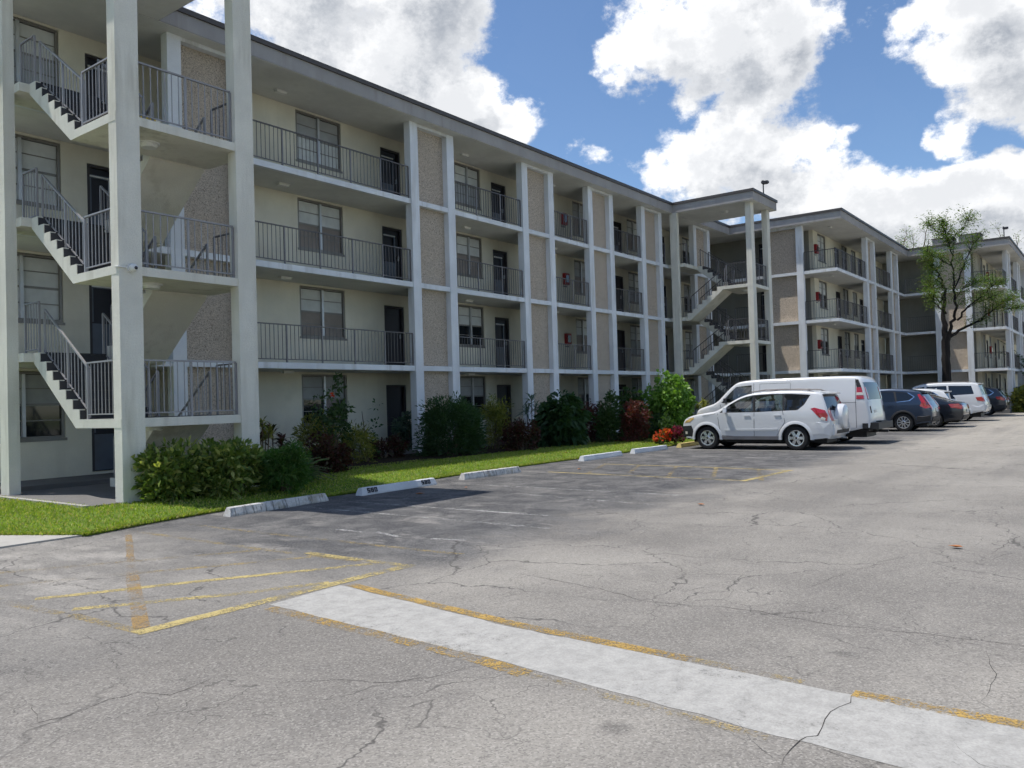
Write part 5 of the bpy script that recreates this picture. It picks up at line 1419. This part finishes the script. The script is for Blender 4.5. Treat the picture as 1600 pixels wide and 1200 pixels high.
# ------------------------------------------------------------------ white panel van
S = dict(L=5.72, W=1.0, belt=1.36, roof=2.08, sill=.36, R=.37, xf=1.0, xr=4.42, arch=.07, paint='van_white', rim='steel', tumble=.10, round=.07, crease=False, front_round=(.7, .14), rear_round=(.35, .05),
    prof=[(.12, .36), (.0, .48), (0, .80), (.02, 1.05), (.12, 1.17), (.50, 1.27), (.80, 1.36), (1.15, 1.72), (1.42, 1.97), (1.62, 2.05), (2.2, 2.09), (3.8, 2.10), (5.15, 2.09), (5.38, 2.04), (5.48, 1.88), (5.58, 1.50), (5.65, 1.10), (5.70, .70), (5.66, .50)],
    side_glass=[[(.98, 1.36), (1.28, 1.68), (1.50, 1.88), (2.03, 1.92), (2.03, 1.38)]], screens=[(.84, 1.40, 1.38, 1.96), (5.46, 5.6, 1.38, 1.88)], screen_names=['windscreen', 'rear_window'], rear_glass='car_glass_dark',
    cabin=(.95, 2.6), seats=[1.6], mirror=(1.10, 1.38), mirror_mat='plastic_black', handles=[(1.86, 1.16)], handle_mat='plastic_black')
c = make_car('panel_van', 'tall white windowless panel van parked behind the compact SUV', 'van', 26.1, 11.85, S)
c['seam']([(.95, 1.3), (.98, 1.1), (1.5, .8), (1.55, .42), (2.08, .40), (2.10, 1.98)]); c['seam']([(2.3, .42), (2.3, 1.95), (3.3, 1.95), (3.3, .42)], .008); c['seam']([(2.3, 1.28), (5.3, 1.28)], .010); c['seam']([(5.28, .5), (5.28, 2.0)], .012)
c['side']('tail_light', [(5.30, 1.38), (5.31, 1.74), (5.45, 1.74), (5.53, 1.38)], 'tail_red', .012)
c['side']('tail_lamp_clear', [(5.31, 1.50), (5.31, 1.58), (5.50, 1.58), (5.52, 1.50)], 'lamp_clear', .018)
c['end']('tail_light', 'r', .76, .88, 1.38, 1.74, 'tail_red', .014)
c['side']('corner_trim', [(5.31, 1.745), (5.28, 1.98), (5.36, 1.98), (5.45, 1.745)], 'plastic_black', .010)
c['side']('headlight', [(.06, .86), (.07, 1.04), (.30, 1.04), (.28, .86)], 'lamp_clear', .010); c['side']('front_bumper', [(.04, .44), (.04, .70), (.48, .70), (.50, .44)], 'plastic_black', .02)
root = c['root']
link('rear_bumper', MB().box(5.60, -.94, .46, 5.90, .94, .66).box(5.45, -1.0, .48, 5.61, -.92, .64).box(5.45, .92, .48, 5.61, 1.0, .64).box(5.66, -.4, .661, 5.86, .4, .69).mesh('rear_bumper'), 'plastic_black', root)
link('tow_hitch', MB().box(5.4, -.35, .34, 5.7, .35, .44).box(5.7, -.06, .33, 5.96, .06, .41).mesh('tow_hitch'), 'plastic_black', root)
c['end']('door_hinge', 'r', .80, .84, .95, 1.15, 'plastic_black', .02); c['end']('door_gap', 'r', -.006, .006, .72, 1.95, 'seam', .004, False)
link('licence_plate', MB().box(5.675, -.5, .9, 5.69, -.2, 1.04).mesh('licence_plate'), 'licence_plate', root)

# ------------------------------------------------------------------ other parked cars
def crossover(name, label, x, yf, paint, L=4.66, H=1.66, W=.93, rim='ten', tail='tall', trim='plastic_black', roofrail=False):
    k = H/1.66
    S = dict(L=L, W=W, belt=1.10*k, roof=1.64*k, sill=.28, R=.355, xf=.92, xr=L-1.02, arch=.05, paint=paint, rim=rim, tumble=.17,
        prof=[(.15, .28), (.02, .40), (0, .62), (.05, .84), (.25, .98*k), (1.0, 1.07*k), (1.25, 1.11*k), (1.7, 1.40*k), (2.1, 1.59*k), (2.6, 1.66*k), (3.3, 1.665*k), (L-.75, 1.60*k), (L-.42, 1.53*k), (L-.27, 1.30*k), (L-.12, 1.06*k), (L-.03, .92), (L, .70), (L-.02, .46), (L-.12, .32)],
        dlo=[(1.42, 1.10*k), (1.80, 1.36*k), (2.12, 1.53*k), (2.5, 1.575*k), (3.3, 1.575*k), (L-.84, 1.50*k), (L-.62, 1.33*k), (L-.77, 1.20*k), (2.5, 1.11*k)],
        side_glass=[[(1.50, 1.125*k), (1.82, 1.34*k), (2.14, 1.505*k), (2.5, 1.545*k), (2.52, 1.13*k)], [(2.61, 1.135*k), (2.60, 1.55*k), (3.30, 1.545*k), (3.38, 1.15*k)], [(3.44, 1.16*k), (3.37, 1.54*k), (L-.86, 1.48*k), (L-.66, 1.33*k), (L-.78, 1.22*k)]],
        screens=[(1.28, 2.02, 1.1*k, 1.60*k), (L-.41, L-.16, 1.10*k, 1.50*k)], screen_names=['windscreen', 'rear_window'], glass='car_glass_dark', cabin=(1.3, L-.6), seats=[1.8], mirror=(1.55, 1.12*k), handles=[(2.2, .97*k), (3.1, .98*k)])
    c = make_car(name, label, 'car', x, yf, S)
    c['arch'](trim, .07, .015); c['seam']([(1.30, 1.05), (1.36, .40), (2.50, .36)]); c['seam']([(2.56, 1.5*k), (2.56, .36)]); c['seam']([(2.56, .36), (3.2, .36), (3.42, .85), (3.40, 1.1)])
    c['side']('window_trim', [(3.42, 1.135*k), (3.42, 1.15*k), (L-.80, 1.205*k), (L-.63, 1.33*k), (L-.86, 1.50*k), (L-.84, 1.515*k), (L-.59, 1.335*k), (L-.76, 1.185*k)], 'chrome', .006)
    if tail == 'tall':
        c['side']('tail_light', [(L-.50, 1.42*k), (L-.42, 1.45*k), (L-.22, 1.16*k), (L-.05, .92), (L-.22, .88), (L-.42, .98), (L-.36, 1.12)], 'tail_red', .012)
        c['end']('tail_light', 'r', .66, .84, .84, 1.36*k, 'tail_red', .014)
    else:
        c['side']('tail_light', [(L-.52, 1.08*k), (L-.24, 1.10*k), (L-.06, .92), (L-.10, .84), (L-.44, .92)], 'tail_red', .012)
        c['end']('tail_light', 'r', .40, .84, .86, 1.02*k, 'tail_red', .014)
    c['side']('rear_bumper', [(L-.55, .34), (L-.52, .58), (L-.06, .62), (L-.06, .40)], trim, .012)
    c['end']('rear_bumper', 'r', -.78, .78, .36, .56, trim, .03, False, .05)
    c['end']('licence_plate', 'r', -.16, .16, .74, .88, 'licence_plate', .03, False)
    c['side']('side_skirt', [(1.32, .29), (1.30, .40), (L-1.5, .40), (L-1.52, .29)], trim, .012)
    c['side']('headlight', [(.10, .76), (.16, .86), (.55, .95), (.5, .86)], 'lamp_clear', .008)
    link('roof_spoiler', MB().prism([(L-.62, 1.575*k), (L-.28, 1.53*k), (L-.29, 1.49*k), (L-.56, 1.50*k)], 'y', -.60, .60).mesh('roof_spoiler'), paint, c['root'])
    if roofrail:
        for y in (-.6, .6): link('roof_rail', MB().tube([(1.95, y, 1.55*k), (2.2, y, 1.66*k), (3.2, y, 1.69*k), (L-.8, y, 1.60*k)], .016, 6).mesh('roof_rail', fix=False), 'rail_metal', c['root'])
    link('antenna_fin', MB().prism([(L-1.0, 1.60*k), (L-.82, 1.68*k), (L-.80, 1.58*k)], 'y', -.02, .02).mesh('antenna_fin'), paint, c['root'])
    return c
crossover('crossover', 'dark blue crossover parked right behind the white van', 34.3, 10.55, 'car_blue')
S = dict(L=4.88, W=.92, belt=.98, roof=1.44, sill=.24, R=.335, xf=.95, xr=3.78, arch=.05, paint='car_black', rim='ten', tumble=.19,
    prof=[(.16, .24), (.02, .34), (0, .55), (.08, .72), (.45, .84), (1.2, .95), (1.5, 1.0), (1.95, 1.24), (2.3, 1.39), (2.75, 1.46), (3.2, 1.445), (3.65, 1.36), (4.1, 1.17), (4.35, 1.06), (4.65, 1.035), (4.80, .98), (4.87, .80), (4.88, .50), (4.76, .30)],
    side_glass=[[(1.70, 1.0), (2.05, 1.20), (2.35, 1.335), (2.68, 1.375), (2.70, 1.01)], [(2.78, 1.015), (2.76, 1.375), (3.2, 1.36), (3.55, 1.28), (3.84, 1.12), (3.6, 1.04)]],
    screens=[(1.53, 2.24, 1.0, 1.42), (3.68, 4.3, 1.06, 1.36)], screen_names=['windscreen', 'rear_window'], glass='car_glass_dark', cabin=(1.5, 3.9), seats=[1.95], mirror=(1.72, 1.0), handles=[(2.42, .84), (3.4, .86)])
c = make_car('sedan', 'black sedan parked between the blue crossover and the white cars', 'car', 37.7, 10.2, S)
c['seam']([(2.73, 1.38), (2.73, .30)]); c['seam']([(1.45, .98), (1.5, .34), (2.73, .30), (3.3, .32)])
c['side']('tail_light', [(4.34, .98), (4.72, .99), (4.84, .88), (4.82, .76), (4.45, .82)], 'tail_red', .01); c['end']('tail_light', 'r', .36, .84, .76, .93, 'tail_red', .014)
c['end']('licence_plate', 'r', -.16, .16, .62, .75, 'licence_plate', .03, False); c['end']('rear_bumper', 'r', -.80, .80, .32, .50, 'plastic_black', .03, False, .05)
c['side']('headlight', [(.10, .62), (.16, .74), (.55, .82), (.5, .72)], 'lamp_clear', .008)
crossover('crossover', 'white crossover half hidden behind the black sedan', 41.0, 10.75, 'car_white', 4.6, 1.63, .92, 'five', 'low', 'plastic_black')
S = dict(L=5.2, W=1.0, belt=1.22, roof=1.86, sill=.38, R=.40, xf=.98, xr=4.10, arch=.06, paint='car_white', rim='six', tumble=.14, round=.06,
    prof=[(.14, .40), (.0, .52), (0, .80), (.04, 1.02), (.2, 1.12), (1.2, 1.20), (1.45, 1.25), (1.85, 1.60), (2.15, 1.79), (2.6, 1.88), (3.6, 1.90), (4.5, 1.88), (4.88, 1.83), (4.96, 1.62), (5.06, 1.28), (5.12, 1.10), (5.18, .95), (5.2, .66), (5.12, .46)],
    side_glass=[[(1.62, 1.24), (1.95, 1.52), (2.2, 1.68), (2.58, 1.74), (2.6, 1.25)], [(2.68, 1.25), (2.66, 1.745), (3.55, 1.75), (3.6, 1.26)], [(3.68, 1.27), (3.63, 1.75), (4.62, 1.72), (4.74, 1.32)]],
    screens=[(1.48, 2.08, 1.24, 1.80), (4.90, 5.08, 1.24, 1.80)], screen_names=['windscreen', 'rear_window'], glass='car_glass_dark', cabin=(1.5, 4.8), seats=[1.9], mirror=(1.66, 1.24), handles=[(2.3, 1.06), (3.3, 1.06)])
c = make_car('large_suv', 'large white SUV parked beyond the black sedan', 'car', 44.6, 10.55, S)
c['arch']('car_white', .07, .02); c['seam']([(2.63, 1.7), (2.63, .42)]); c['seam']([(3.64, 1.2), (3.55, .8), (3.5, .45)])
c['side']('tail_light', [(4.80, 1.16), (5.06, 1.18), (5.15, 1.02), (5.12, .94), (4.86, 1.0)], 'tail_red', .012); c['end']('tail_light', 'r', .70, .92, .94, 1.18, 'tail_red', .014)
c['side']('rear_bumper', [(4.62, .46), (4.64, .76), (5.13, .80), (5.13, .50)], 'car_white', .012); c['end']('rear_bumper', 'r', -.85, .85, .48, .78, 'car_white', .05, False, .08)
c['end']('licence_plate', 'r', -.16, .16, .92, 1.05, 'licence_plate', .03, False)
link('roof_spoiler', MB().prism([(4.6, 1.88), (5.02, 1.83), (5.02, 1.80), (4.7, 1.80)], 'y', -.72, .72).mesh('roof_spoiler'), 'car_white', c['root'])
for y in (-.66, .66): link('roof_rail', MB().tube([(2.3, y, 1.80), (2.5, y, 1.90), (3.6, y, 1.94), (4.4, y, 1.91), (4.55, y, 1.85)], .018, 6).mesh('roof_rail', fix=False), 'rail_metal', c['root'])
crossover('crossover', 'dark navy crossover parked farthest along the row', 53.6, 10.0, 'car_navy', 4.6, 1.64, .925, 'five', 'low', 'plastic_black', True)
